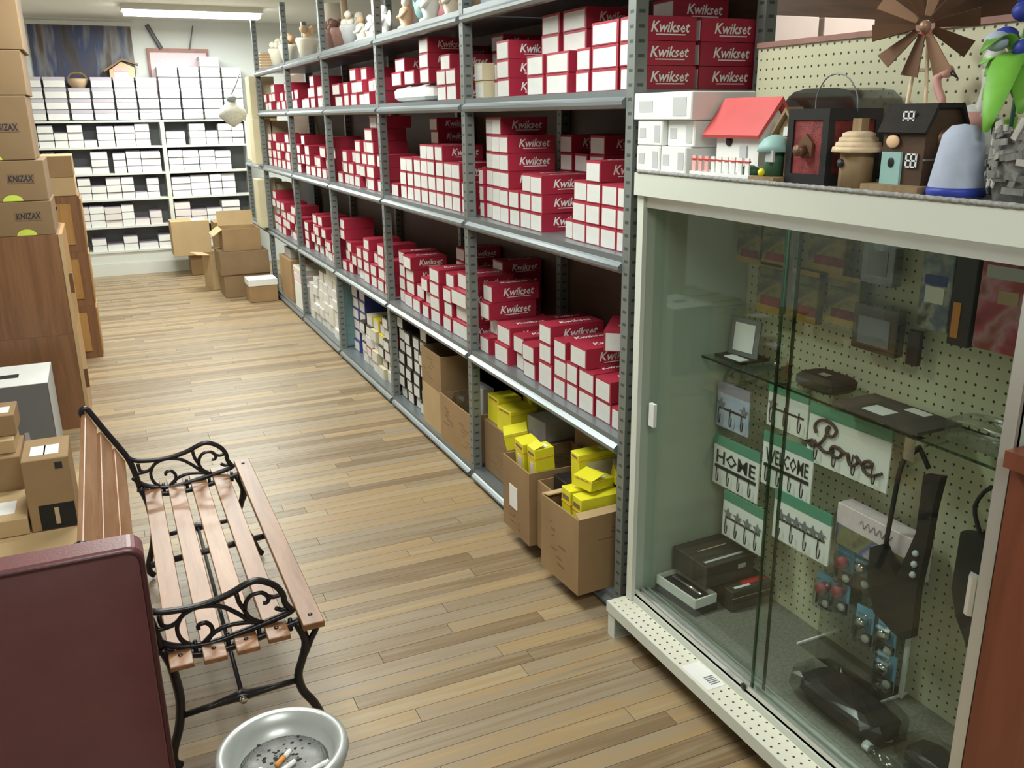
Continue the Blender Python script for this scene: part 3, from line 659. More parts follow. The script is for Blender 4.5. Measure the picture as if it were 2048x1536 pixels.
# tan cartons at the far end of the rack
tan_l = ['tall tan carton at the rack end, aisle side, under another carton, middle shelf', 'tall tan carton at the rack end, wall side, middle shelf', 'tall tan carton at the rack end, aisle side, low shelf', 'tall tan carton at the rack end, wall side, low shelf',
         'tan carton topping the cartons at the rack end', 'large tan carton beyond the rack end, middle shelf', 'large tan carton beyond the rack end, low shelf', 'farthest tan carton on the middle shelf beyond the rack end']
for tk, (x, y, z, sz) in enumerate([(1.405, 8.66, LV[2], (0.16, 0.24, 0.40)), (1.57, 8.68, LV[2], (0.15, 0.24, 0.38)), (1.40, 8.66, LV[1], (0.16, 0.24, 0.44)), (1.56, 8.68, LV[1], (0.15, 0.24, 0.40)), (1.44, 8.67, LV[2] + 0.401, (0.22, 0.22, 0.36)), (1.50, 9.0, LV[2], (0.2, 0.3, 0.5)), (1.5, 9.0, LV[1], (0.2, 0.3, 0.42)), (1.52, 9.33, LV[2], (0.22, 0.28, 0.44))]):
    carton('tan_carton', tan_l[tk], 'box', (x, y, z + 0.0008), sz, 0, 'cream_card', False, group='tan cartons at the rack end')

# ------------------------------------------------------------------ ornaments along the top of the rack
ZT = LV[4] + 0.0006
def figurine(label, x, y, bodies, s=1.0, body='cream', head='cream', wings=None, base='tan'):
    t = thing('figurine', label, 'figurine', (x, y, ZT), 0, 'ornaments on top of the rack')
    MB().lathe([(0.045 * s, 0), (0.05 * s, 0.012 * s), (0.05 * s, 0.02 * s), (0.03 * s, 0.03 * s), (0.042 * s, 0.07 * s), (0.035 * s, 0.11 * s), (0.016 * s, 0.125 * s)], 14).obj('body', body, t)
    MB().ball((0, 0, 0.145 * s), 0.026 * s).obj('head', head, t)
    if wings:
        for sg in (-1, 1):
            MB().ball((0.02 * s, sg * 0.045 * s, 0.10 * s), 0.035 * s, 0, 8, 0.35, 0.8, 1.2).obj('wing', wings, t)
    for sg in (-1, 1): MB().tube([(-0.005 * s, sg * 0.03 * s, 0.10 * s), (-0.035 * s, sg * 0.035 * s, 0.075 * s), (-0.045 * s, sg * 0.012 * s, 0.07 * s)], 0.009 * s, 6).obj('arm', body, t)
    return t
figurine('white cherub figurine with wings near the post on the rack top', 1.48, 4.86, 0, 0.95, 'white', 'white', 'white')
figurine('cream figurine with peach base on the rack top', 1.47, 4.45, 0, 0.9, 'peach', 'cream')
figurine('white bear figurine beside the teal bird on the rack top', 1.47, 4.10, 0, 1.05, 'white', 'cream', None)
figurine('pink-headed white figurine beside the tan basket ornament', 1.52, 3.95, 0, 1.1, 'cream', 'pink', 'white')
figurine('peach figurine with folded arms next to the tan flower ornament', 1.50, 3.72, 0, 0.95, 'peach', 'tan')
figurine('grey cream figurine between the brown pot and the white cherub', 1.48, 5.30, 0, 0.9, 'cream', 'tan')
figurine('small white figurine beside the grey cream figurine', 1.47, 5.08, 0, 0.8, 'white', 'white', 'cream')
figurine('purple-robed figurine behind the brown pot on the rack top', 1.55, 5.58, 0, 1.2, 'purple_grey', 'cream')
t = thing('bird_figurine', 'pale teal bird ornament on the rack top', 'figurine', (1.5, 4.26, ZT)); t.scale = (1.15,) * 3
MB().lathe([(0.035, 0), (0.035, 0.012), (0.012, 0.03)], 12).obj('base', 'teal', t)
MB().ball((0, 0, 0.075), 0.05, 0, 12, 0.8, 1.3, 0.95).obj('body', 'teal', t); MB().ball((0, -0.05, 0.125), 0.028).obj('head', 'teal', t)
MB().lathe([(0.009, 0), (0.0005, 0.022)], 8, T=Matrix.Translation((0, -0.075, 0.125)) @ Matrix.Rotation(PI / 2, 4, 'X')).obj('beak', 'orange', t)
MB().prism([(0.04, 0.08), (0.12, 0.12), (0.12, 0.10), (0.05, 0.05)], 0.02, 'x', -0.01).obj('tail', 'teal', t)
def pot(label, x, y, s, m, flower=None, seed=1):
    t = thing('flower_pot' if flower else 'pot', label, 'pot', (x, y, ZT), 0, 'pots on top of the rack')
    MB().lathe([(0.045 * s, 0), (0.062 * s, 0.08 * s), (0.07 * s, 0.10 * s), (0.066 * s, 0.115 * s), (0.055 * s, 0.115 * s), (0.05 * s, 0.09 * s)], 16).obj('bowl', m, t)
    if flower:
        r = random.Random(seed)
        for k in range(9):
            a = r.uniform(0, 2 * PI); q = r.uniform(0, 0.045) * s
            MB().ball((q * math.cos(a), q * math.sin(a), (0.12 + r.uniform(0, 0.05)) * s), 0.024 * s, 0, 8).obj('blossom', flower, t)
    return t
pot('brown rose-tinted pot on the rack top behind a post', 1.49, 5.78, 1.1, 'rose_brown'); pot('tall rose-brown pot on the rack top', 1.55, 6.2, 1.25, 'rose_brown', 'rose_brown', 2)
pot('dish of cream and peach blossoms near the far end of the rack top', 1.47, 7.35, 1.2, 'cream', 'peach', 3); pot('dish of tan blossoms on the rack top beside the rose-brown pot', 1.47, 6.7, 1.2, 'cream', 'tan', 4)
pot('dish of orange-peach blossoms next to the peach figurine', 1.47, 3.59, 0.95, 'tan', 'peach', 5); pot('dish of cream blossoms at the far end of the rack top', 1.47, 7.8, 1.2, 'cream', 'cream', 6)
pot('dish of pale flowers beside the purple-robed figurine', 1.46, 5.45, 1.0, 'grey_light', 'cream', 7)
t = thing('basket', 'round tan woven basket at the far end of the rack top', 'basket', (1.47, 8.2, ZT))
mb = MB()
for k in range(6): mb.tube([(0.085 * math.cos(a * PI / 8), 0.085 * math.sin(a * PI / 8), 0.012 + 0.022 * k) for a in range(16)], 0.013, 6, closed=True)
mb.obj('weave', 'tan', t); MB().lathe([(0.075, 0), (0.075, 0.12)], 14).obj('liner', 'card_dark', t)
t = thing('lamp_shade', 'pale conical shade standing among the rack-top ornaments', 'lamp shade', (1.60, 6.42, ZT), 0); 
MB().lathe([(0.11, 0.16), (0.06, 0.34), (0.058, 0.34), (0.105, 0.16)], 16).obj('shade', 'cream', t); MB().lathe([(0.05, 0), (0.05, 0.012), (0.012, 0.03), (0.012, 0.25)], 12).obj('stem', 'tan', t)
t = thing('driftwood', 'tall tan driftwood stick leaning up among the rack-top ornaments', 'ornament', (1.54, 5.99, ZT))
MB().tube(smooth_path([(0.0, 0.06, 0.028), (0.03, 0.02, 0.16), (0.05, 0.10, 0.34), (0.06, 0.2, 0.5)]), [0.03] * 5 + [0.024] * 4 + [0.016] * 4, 8).obj('branch', 'tan', t)
carton('carton', 'orange-brown carton on the rack top behind the figurines', 'box', (1.74, 3.80, ZT), (0.2, 0.36, 0.3), 0, 'orange', False)
carton('carton', 'red carton on the rack top behind the teal bird', 'box', (1.73, 4.42, ZT), (0.2, 0.26, 0.32), 0, 'red', False)
carton('carton', 'blue-grey carton on the rack top in the nearest bay', 'box', (1.55, 3.2, ZT), (0.25, 0.4, 0.14), 0, 'pale_blue', False)

# ------------------------------------------------------------------ back wall: white shelving filled with white boxes
BX0, BX1, BXM, BY = -0.72, 1.52, 0.675, 10.35
t = thing('wall_shelving', 'white wooden shelving unit against the back wall', 'shelf', (0, 0, 0))
for z in (1.575, 1.315, 1.045, 0.78, 0.497, 0.24): MB().box(BX0, BX1, BY, YF - 0.005, z, z + 0.02).obj('shelf_board', 'white_paint', t)
for x in (BX0 - 0.025, BXM - 0.02, BX1): MB().box(x, x + (0.04 if x == BXM - 0.02 else 0.025), BY - 0.002, YF - 0.005, 0.26, 1.574).obj('upright', 'white_paint', t)
MB().box(BX0, BX1, BY + 0.012, BY + 0.03, 0.12, 0.238).obj('base_panel', 'white_paint', t); MB().box(BX0, BX1, BY - 0.012, BY + 0.012, 0.0, 0.118).obj('base_panel', 'white_paint', t)
MB().box(BX0, BX1, YF - 0.02, YF - 0.006, 0.26, 1.574).obj('back_board', 'grey', t)
wb_cache = {}
def white_box(loc, w, h, d, label, group, lid=False, tint='white', rz=0.0):
    k = (round(w, 2), round(h, 3), d, lid, tint); w = k[0]; h = k[1]
    if k not in wb_cache:
        if lid: wb_cache[k] = (MB().box(-w / 2 + 0.004, w / 2 - 0.004, 0.004, d, 0.009, h - 0.001).box(-w / 2 + 0.012, w / 2 - 0.012, 0.016, d, 0, 0.0089, 1).mesh('white_box', [tint, 'grey']), MB().box(-w / 2 + 0.0005, w / 2 - 0.0005, 0, d, h * 0.70, h).mesh('lid', ['lid_white']))  # recessed grey foot: shade of the gap between stacked boxes put into the colour
        else: wb_cache[k] = (MB().box(-w / 2 + 0.001, w / 2 - 0.001, 0, d, 0, h * 0.86).box(-w / 2 + 0.003, w / 2 - 0.003, 0.003, d, h * 0.86, h, 1).mesh('white_box', [tint, 'purple_grey']), None)
    o = put('white_box', wb_cache[k][0], None, loc, (0, 0, rz)); tag(o, label, 'box', group)
    if lid: put('lid', wb_cache[k][1], o)
    return o

nw = [0]
ys_ = BY + 0.01
zt = 1.5955
for c in range(10):
    x = -0.60 + 0.215 * c + 0.1
    if x > 1.50: break
    n_ = [4, 4, 3, 4, 4, 4, 5, 5, 6, 5][c] if c != 2 else 3
    for k in range(n_):
        white_box((x + rnd.uniform(-0.003, 0.003), ys_ + rnd.uniform(0, 0.012), zt + k * 0.1055), 0.205, 0.105, 0.235, '%s white lidded box up, %s pile from the cabinets, top of wall shelving' % (NTH[k], NTH[c]), 'lidded boxes on the wall shelving', True); nw[0] += 1
TIERS = ['topmost', 'second', 'middle', 'fourth', 'lowest']
for ti, (z, hmax) in enumerate([(1.3355, 0.235), (1.0655, 0.245), (0.8005, 0.24), (0.5175, 0.255), (0.2605, 0.23)]):
    for mod, (xa, xb) in enumerate([(-0.70, BXM - 0.03), (BXM + 0.03, BX1 - 0.01)]):
        x = xa; pile = -1; r3 = random.Random(ti * 10 + mod + 40)
        while x < xb - 0.12:
            w_ = r3.choice([0.12, 0.14, 0.16, 0.19]); h_ = r3.choice([0.068, 0.072, 0.074]); n_ = r3.choice([1, 2, 3, 3, 3, 3])
            tint = 'white' if ti < 3 or r3.random() < 0.5 else 'pink_white'
            if x + w_ > xb: break
            pile += 1
            for k in range(n_):
                if (k + 1) * h_ > hmax - 0.01: break
                white_box((x + w_ / 2, BY + 0.012 + r3.uniform(0, 0.02), z + k * (h_ + 0.0004)), w_, h_, 0.24, '%s white box up, %s pile %s the middle upright, %s tier, wall shelving' % (NTH[k], NTH[pile], 'before' if mod == 0 else 'after', TIERS[ti]), 'white boxes, %s tier %d' % (TIERS[ti], mod), False, tint); nw[0] += 1
            x += w_ + r3.choice([0.004, 0.006, 0.01, 0.05, 0.004])
print('white boxes', nw[0])
# ------------------------------------------------------------------ things on and above the wall shelving
t = thing('poster', 'large dark poster with blue and grey vertical streaks on the back wall', 'poster', (0.02, YF - 0.012, 1.93))
MB().box(-0.48, 0.48, -0.004, 0.004, 0, 0.60).obj('print', 'poster_print', t); MB().box(-0.5, 0.5, -0.012, 0.006, 0.60, 0.64).obj('hanging_rail', 'white_paint', t)
t = thing('hanging_board', 'brown-framed beige board hung from two dark straps on the back wall', 'sign', (0.94, YF - 0.022, 1.75))
MB().box(-0.29, 0.29, -0.012, 0.012, 0.02, 0.53).obj('panel', 'pink_label', t)
for a in ((-0.31, 0.31, 0.53, 0.57), (-0.31, 0.31, 0, 0.03)): MB().box(a[0], a[1], -0.02, 0.02, a[2], a[3]).obj('frame_rail', 'rose_brown', t)
for x in (-0.31, 0.285): MB().box(x, x + 0.025, -0.02, 0.02, 0.03, 0.53).obj('frame_stile', 'rose_brown', t)
for a, b in ((-0.16, -0.28), (0.12, 0.18)): MB().tube([(a, -0.022, 0.56), (b, -0.022, 0.80)], 0.022, 4, flat=0.3).obj('strap', 'grey', t)
t = thing('birdhouse', 'small house ornament with brown slanting roof on the white boxes', 'birdhouse', (0.36, 10.5, 1.5955 + 0.1055 * 4 + 0.001))
MB().prism([(-0.12, 0), (0.12, 0), (0.12, 0.10), (0.0, 0.15), (-0.12, 0.07)], 0.14, 'y', -0.07).obj('walls', 'peach', t)
MB().prism([(-0.17, 0.05), (0.01, 0.165), (0.16, 0.12), (0.16, 0.135), (0.01, 0.185), (-0.18, 0.065)], 0.18, 'y', -0.09).obj('roof', 'card_dark', t); MB().box(-0.08, 0.06, -0.075, -0.07, 0.0, 0.05).obj('front_panel', 'cream', t); MB().box(-0.08, 0.06, -0.076, -0.07, 0.055, 0.10).obj('sign_panel', 'pink', t)
t = thing('basket', 'flat brown basket wedged between white boxes under the poster', 'basket', (-0.07, 10.46, 1.5955 + 0.1055 * 3 + 0.001))
MB().lathe([(0.06, 0), (0.09, 0.05), (0.10, 0.09), (0.09, 0.09), (0.075, 0.03)], 16).obj('bowl', 'tan', t); MB().tube(smooth_path([(-0.09, 0, 0.085), (-0.05, 0, 0.14), (0.05, 0, 0.14), (0.09, 0, 0.085)]), 0.01, 6).obj('handle', 'card_dark', t)
t = thing('hanging_bag', 'beige cloth bag with dark top hanging from the far end of the rack', 'bag', (1.25, 9.2, 1.52))
MB().lathe([(0.005, 0), (0.06, 0.04), (0.12, 0.10), (0.11, 0.16), (0.05, 0.22), (0.03, 0.24)], 12, sx=1.1, sy=0.5).obj('body', 'wicker_light', t); MB().lathe([(0.035, 0.23), (0.05, 0.27), (0.02, 0.30)], 10, sy=0.6).obj('gathered_top', 'grey', t); MB().tube([(0, 0, 0.29), (0.06, 0.0, 0.40), (0.1, 0, 0.5)], 0.006, 5).obj('cord', 'grey', t)

# cartons on the floor beyond the rack
def far_carton(lab, x, y, z, sz, m='card', openf=None, rz=0.0):
    if openf: return open_carton('open_carton', lab, (x, y, z), sz, rz, m, openf)
    return carton('carton', lab, 'box', (x, y, z), sz, rz, m)
far_carton('small tan carton on the floor before the wall shelving', 0.90, 10.06, 0.0008, (0.26, 0.24, 0.22), 'card')
t = far_carton('large pale tan carton with white top label resting on a small carton', 0.80, 10.02, 0.2225, (0.38, 0.3, 0.36), 'card_light')
MB().box(0.02, 0.16, -0.12, 0.10, 0.3602, 0.3612).obj('paper_label', 'paper', t)
far_carton('tall tan carton between the pale carton and the open carton', 1.10, 9.55, 0.0008, (0.22, 0.3, 0.60), 'card')
far_carton('brown carton on the floor supporting the open carton', 1.14, 8.68, 0.0008, (0.42, 0.40, 0.21), 'card_dark')
far_carton('wide brown carton stacked under the open carton', 1.13, 8.68, 0.212, (0.44, 0.42, 0.21), 'card_dark')
t = far_carton('open olive-brown carton with white paper inside on stacked brown cartons', 1.13, 8.70, 0.424, (0.34, 0.34, 0.20), 'card', [('+y', 0.14, 1.3), ('-x', 0.10, -0.6)])
o = crumple(0.12, 0.10, 0.10, 0.07, 21).obj('crumpled_paper', 'paper', None, (1.14, 8.70, 0.432)); tag(o, 'crumpled white paper inside the open olive-brown carton', 'paper')
t = far_carton('small brown carton with a white lid at the foot of the brown carton stack', 1.225, 8.26, 0.0008, (0.25, 0.24, 0.15), 'card')
MB().box(-0.128, 0.128, -0.123, 0.123, 0.15, 0.205).obj('lid', 'white', t)
o = open_carton('open_carton', 'pale upturned carton flap box beside the tall tan carton', (0.93, 9.1, 0.0008), (0.16, 0.26, 0.34), 0.2, 'card_light', [('-x', 0.12, 0.1)])

# ------------------------------------------------------------------ left side: wooden cabinets with cartons on top
def cabinet(label, x1, y0, z0, h, wdt=0.62, dep=0.62):
    t = thing('wooden_cabinet', label, 'cabinet', (x1 - wdt / 2, y0 + dep / 2, z0))
    MB().box(-wdt / 2, wdt / 2, -dep / 2, dep / 2, 0, h).obj('carcass', 'cabinet_wood', t)
    MB().box(wdt / 2, wdt / 2 + 0.018, -dep / 2 + 0.004, dep / 2 - 0.004, 0.004, h - 0.004).obj('door', 'orange_wood', t)
    MB().box(wdt / 2 + 0.0005, wdt / 2 + 0.0185, -dep / 2 - 0.002, -dep / 2 + 0.0035, 0, h).obj('edge_strip', 'card_light', t)
    MB().box(wdt / 2 + 0.018, wdt / 2 + 0.036, -dep / 2 + 0.05, -dep / 2 + 0.065, h * 0.4, h * 0.6).obj('handle', 'bronze', t)
    return t
cabinet('brown wood-grain cabinet standing on the floor under another cabinet', -0.23, 5.1, 0.0006, 0.52)
cabinet('brown wood-grain cabinet stacked on the lower cabinet, under cartons', -0.23, 5.1, 0.5212, 0.522)
zz = 1.0438
for k, (h, xr, txt, lab) in enumerate([(0.172, -0.238, True, 'brown carton with yellow sticker, lowest of the stack on the wooden cabinet'), (0.20, -0.244, True, 'brown carton with yellow sticker, second up on the wooden cabinet'), (0.305, -0.275, True, 'taller brown carton with print and yellow sticker, third up on the cabinet'), (0.208, -0.265, False, 'plain brown carton, fourth up in the stack on the cabinet'), (0.30, -0.25, False, 'plain brown carton topping the stack on the cabinet')]):
    sx, sy = 0.48, 0.44
    t = carton('carton', lab, 'box', (xr - sx / 2, 5.11 + sy / 2, zz), (sx, sy, h - 0.002), 0, 'card_dark', False, group='cartons on the wooden cabinets')
    if txt:
        MB().box(sx / 2 - 0.17 - 0.03 * k * 0, sx / 2 - 0.05, -sy / 2 - 0.001, -sy / 2 - 0.0002, h * 0.44, h * 0.44 + 0.045).obj('print_block', 'print_soft', t)
        lettering('KNIZAX', t, (sx / 2 - 0.11, -sy / 2 - 0.0016, h * 0.44 + 0.0225), FACE_NY, 0.032, 0.11, 0.1, 0.02, 'print')
        n_ = 14; MB().prism([(0.045 * math.cos(PI * i / n_) * 1.0, 0.03 * math.sin(PI * i / n_)) for i in range(n_ + 1)], 0.0008, 'y', -sy / 2 - 0.001).obj('sticker', 'lime', t, (sx / 2 - 0.13 - 0.03 * k, 0, 0.002))
    zz += h
# second tower: wooden drawers units and cartons behind the first cabinets
def drawer_unit(label, z, h):
    t = thing('drawer_unit', label, 'cabinet', (-0.30, 6.9, z))
    MB().box(-0.16, 0.16, -0.2, 0.2, 0, h - 0.0006).obj('carcass', 'cabinet_wood', t)
    MB().box(-0.15, 0.10, -0.21, -0.2002, 0.05, h - 0.05).obj('front_panel', 'orange_wood', t); MB().box(-0.02, 0.02, -0.215, -0.2102, h - 0.085, h - 0.065).obj('finger_pull', 'black', t)
    MB().box(0.1605, 0.168, -0.19, 0.19, 0.02, h - 0.02).obj('side_panel', 'orange_wood', t)
    return t
for k, lab in enumerate(['orange-fronted wooden drawer unit on the floor, lowest of three', 'orange-fronted wooden drawer unit in the middle of three', 'orange-fronted wooden drawer unit topmost of three, under tan cartons']): drawer_unit(lab, 0.0006 + 0.372 * k, 0.372)
carton('carton', 'olive-tan carton on top of the wooden drawer units', 'box', (-0.30, 6.9, 1.118), (0.3, 0.4, 0.12), 0, 'card_light', False)
carton('carton', 'olive-tan carton topping the drawer unit tower', 'box', (-0.30, 6.9, 1.2385), (0.3, 0.4, 0.14), 0, 'card', False)
# cartons on the floor behind the bench
t = carton('carton', 'wide tan carton on the floor behind the bench, under smaller cartons', 'box', (-0.545, 3.60, 0.0006), (0.61, 0.80, 0.149), 0, 'card_light')
def labelled(lab, x, y, z, sz, m='card', labs=((-0.2, 0.1),), rz=0.0):
    t = carton('carton', lab, 'box', (x, y, z), sz, rz, m, False)
    for a, b in labs: MB().box(a, b, -sz[1] * 0.3, sz[1] * 0.12, sz[2] + 0.0002, sz[2] + 0.0012).obj('shipping_label', 'paper', t)
    return t
t = labelled('tan carton with black lower panel and shipping label behind the bench', -0.315, 3.545, 0.1512, (0.155, 0.25, 0.277), 'card', ((-0.05, 0.0), (-0.005, 0.045)))
MB().box(-0.045, 0.074, -0.1262, -0.1252, 0.003, 0.10).obj('black_panel', 'black', t); MB().box(0.03, 0.055, -0.1262, -0.1252, 0.235, 0.26).obj('print_mark', 'print', t); MB().box(0.005, 0.02, -0.1272, -0.1263, 0.02, 0.085).obj('print_text', 'tan', t)
labelled('flat tan carton with two shipping labels beside the black-panelled carton', -0.615, 3.565, 0.1512, (0.43, 0.30, 0.066), 'card_light', ((0.05, 0.10), (0.11, 0.17)))
labelled('tan carton with shipping labels stacked behind the flat carton', -0.63, 3.86, 0.1512, (0.41, 0.27, 0.20), 'card', ((0.07, 0.12), (0.13, 0.18)))
labelled('pale tan carton between two labelled cartons behind the bench', -0.64, 3.88, 0.3524, (0.40, 0.22, 0.055), 'card_light', ((0.05, 0.1),))
labelled('small tan carton with shipping labels on top of the pile behind the bench', -0.63, 3.92, 0.4086, (0.40, 0.20, 0.085), 'card', ((0.08, 0.12), (0.13, 0.18)))
t = carton('carton', 'grey carton with white top standing before the wooden cabinets', 'box', (-0.495, 4.70, 0.0006), (0.30, 0.40, 0.428), 0, 'grey', False)
MB().box(-0.15, 0.1505, -0.2005, 0.2005, 0.4282, 0.431).obj('white_top', 'white', t); MB().box(0.1502, 0.1512, -0.2, 0.2, 0.0, 0.428).obj('white_side', 'grey_light', t); MB().box(-0.06, 0.02, -0.05, 0.02, 0.4312, 0.4318).obj('print_mark', 'print', t); MB().box(0.02, 0.04, -0.2008, -0.2001, 0.05, 0.2).obj('print_text', 'grey_light', t)

# ------------------------------------------------------------------ iron and wood bench
bench = thing('park_bench', 'wooden slatted bench with black scrolled cast-iron ends', 'bench', (0, 0, 0))
ARCS = [[(-0.037, 0.475), (-0.012, 0.461), (0.032, 0.454), (0.093, 0.453), (0.157, 0.466), (0.201, 0.484), (0.231, 0.487), (0.269, 0.465), (0.288, 0.435), (0.291, 0.409), (0.306, 0.384)],
        [(-0.03, 0.40), (-0.02, 0.388), (0.001, 0.367), (0.04, 0.351), (0.102, 0.343), (0.167, 0.351), (0.233, 0.363), (0.296, 0.377), (0.311, 0.388)],
        [(-0.03, 0.412), (0.011, 0.414), (0.032, 0.422), (0.05, 0.44), (0.084, 0.45), (0.133, 0.44), (0.172, 0.41), (0.2, 0.382), (0.233, 0.367)],
        [(0.037, 0.426), (0.029, 0.404), (0.035, 0.372), (0.057, 0.351), (0.086, 0.348), (0.107, 0.367), (0.109, 0.387), (0.096, 0.403), (0.079, 0.4), (0.078, 0.389)],
        [(0.086, 0.348), (0.113, 0.37), (0.148, 0.381), (0.191, 0.378), (0.225, 0.369)],
        [(0.176, 0.464), (0.18, 0.438), (0.19, 0.415), (0.201, 0.389), (0.225, 0.37)],
        [(0.192, 0.412), (0.196, 0.433), (0.211, 0.45), (0.237, 0.451), (0.252, 0.434), (0.248, 0.421), (0.238, 0.421)],
        [(0.247, 0.439), (0.266, 0.432), (0.289, 0.437)], [(-0.007, 0.448), (-0.004, 0.423), (0.011, 0.414)], [(0.267, 0.4), (0.28, 0.391), (0.298, 0.394)]]
for YB in (2.075, 3.165):
    V3 = lambda c: [(a, YB, b) for a, b in c]
    mb = MB()
    for i, c in enumerate(ARCS): mb.tube(smooth_path(V3(c), 3), 0.0085 if i < 2 else 0.006, 6)
    mb.obj('armrest_scroll', 'iron', bench)
    MB().tube(smooth_path(V3([(-0.155, 0.645), (-0.158, 0.665), (-0.143, 0.672), (-0.126, 0.645), (-0.101, 0.596), (-0.063, 0.526), (-0.037, 0.475), (-0.022, 0.42), (-0.012, 0.36)]), 3), 0.010, 6).obj('back_upright', 'iron', bench)
    MB().tube(smooth_path(V3([(-0.02, 0.355), (0.05, 0.325), (0.12, 0.318), (0.2, 0.325), (0.28, 0.34), (0.345, 0.352)]), 3), 0.010, 6).obj('seat_rail', 'iron', bench)
    MB().tube(smooth_path(V3([(-0.012, 0.36), (0.004, 0.31), (0.010, 0.265), (0.014, 0.202), (0.004, 0.131), (-0.017, 0.065), (-0.02, 0.03), (-0.005, 0.0115)]), 3), 0.0115, 6).obj('leg', 'iron', bench)
    MB().tube(smooth_path(V3([(0.316, 0.345), (0.335, 0.288), (0.324, 0.238), (0.308, 0.189), (0.316, 0.138), (0.343, 0.09), (0.365, 0.03), (0.38, 0.0115)]), 3), 0.0115, 6).tube(smooth_path(V3([(0.366, 0.35), (0.366, 0.318), (0.348, 0.284), (0.331, 0.246)]), 3), 0.009, 6).obj('leg', 'iron', bench)
    MB().tube(V3([(0.012, 0.157), (0.083, 0.163), (0.145, 0.17), (0.162, 0.17), (0.18, 0.17), (0.243, 0.171), (0.309, 0.173)]), [0.008, 0.008, 0.012, 0.018, 0.012, 0.008, 0.008], 6).obj('stretcher', 'iron', bench)
    for x in (0.066, 0.144, 0.221, 0.3): MB().tube([(x, YB, 0.325), (x, YB, 0.36)], 0.006, 5).obj('rail_stud', 'iron', bench)
for x, z in ((0.028, 0.345), (0.106, 0.343), (0.184, 0.347), (0.26, 0.358)):
    sl = MB().bevel_box(-0.0275, 0.0275, 2.0, 3.24, -0.014, 0.0, 0.002).obj('seat_slat', 'bench_wood', bench, (x, 0, z + 0.002))
    for yb in (2.045, 3.195): MB().lathe([(0.006, 0), (0.006, 0.002), (0.002, 0.003)], 8).obj('bolt', 'iron', sl, (0, yb, 0))
sl = MB().bevel_box(-0.0275, 0.0275, 2.0, 3.24, -0.018, 0.0, 0.002).obj('front_slat', 'bench_wood', bench, (0.347, 0, 0.376))
for yb in (2.045, 3.195): MB().lathe([(0.006, 0), (0.006, 0.002), (0.002, 0.003)], 8).obj('bolt', 'iron', sl, (0, yb, 0))
for x, z in ((-0.143, 0.627), (-0.106, 0.557), (-0.071, 0.49)):
    MB().bevel_box(-0.031, 0.031, 2.0, 3.158, -0.009, 0.009, 0.002).obj('back_slat', 'bench_wood', bench, (x + 0.004, 0, z), (0, math.radians(63), 0))
MB().tube([(-0.01, 2.63, 0.315), (0.35, 2.63, 0.34)], 0.009, 5, flat=1.6).obj('centre_brace', 'iron', bench)
MB().tube([(0.162, 2.075, 0.17), (0.162, 3.165, 0.17)], 0.006, 6).obj('tie_rod', 'iron', bench)
MB().lathe([(0.010, -0.02), (0.010, 0.0)], 6, T=Matrix.Translation((0.162, 2.05, 0.17)) @ Matrix.Rotation(PI / 2, 4, 'X')).obj('nut', 'chrome', bench)

# ------------------------------------------------------------------ maroon vinyl chair back
ch = thing('upholstered_chair', 'dark maroon vinyl chair with piped box back beside the bench', 'chair', (-0.40, 1.88, 0))
def cushion(sx, sy, sz, r, puff, nx=12, nz=12):
    """padded slab: face towards -y bulges softly"""
    mb = MB(); V = []; F = []
    for j in range(nz + 1):
        for i in range(nx + 1):
            u = i / nx * 2 - 1; v = j / nz * 2 - 1
            b = (1 - abs(u) ** 6) * (1 - abs(v) ** 6)
            V.append((u * sx / 2, -sy / 2 - puff * b, (v + 1) / 2 * sz))
    for j in range(nz):
        for i in range(nx): a = j * (nx + 1) + i; F.append((a, a + 1, a + nx + 2, a + nx + 1))
    mb.add(V, F, 0, True); return mb
cw, cd, chh = 0.764, 0.085, 0.62
def rrect(x0, x1, z0, z1, r, n=6):
    out = []
    for cx, cz, a0 in ((x1 - r, z1 - r, 0), (x0 + r, z1 - r, PI / 2), (x0 + r, z0 + r, PI), (x1 - r, z0 + r, 1.5 * PI)):
        for i in range(n + 1): a = a0 + PI / 2 * i / n; out.append((cx + r * math.cos(a), cz + r * math.sin(a)))
    return out
core = MB(); base_p = rrect(-cw / 2, cw / 2, 0.13, 0.75, 0.03); nP = len(base_p)
rings = []
for off, yy in ((0.010, -cd / 2), (0.0, -cd / 2 + 0.010), (0.0, cd / 2 - 0.012), (0.014, cd / 2)):
    rings.append([(x * (1 - 2 * off / cw), yy, 0.44 + (z - 0.44) * (1 - 2 * off / 0.62)) for x, z in base_p])
core.add(sum(rings, []), [(k * nP + i, k * nP + (i + 1) % nP, (k + 1) * nP + (i + 1) % nP, (k + 1) * nP + i) for k in range(3) for i in range(nP)] + [tuple(range(nP)), tuple(range(3 * nP, 4 * nP))], 0, False)
core.obj('back_core', 'vinyl', ch)
cushion(cw - 0.03, cd, chh - 0.03, 0.01, 0.02, 20, 20).obj('back_cushion', 'vinyl', ch, (0, -0.001, 0.145))
MB().tube([(x * 0.985, -cd / 2 - 0.002, 0.44 + (z - 0.44) * 0.982) for x, z in base_p], 0.0055, 6, closed=True).obj('piping', 'vinyl_dark', ch)
MB().box(-cw / 2 + 0.01, cw / 2 - 0.01, -cd / 2 + 0.005, cd / 2 - 0.005, 0.07, 0.129).obj('base_frame', 'vinyl_dark', ch)
for x in (-0.34, 0.34): MB().lathe([(0.014, 0.0), (0.02, 0.07)], 10).obj('leg', 'iron', ch, (x, 0, 0))

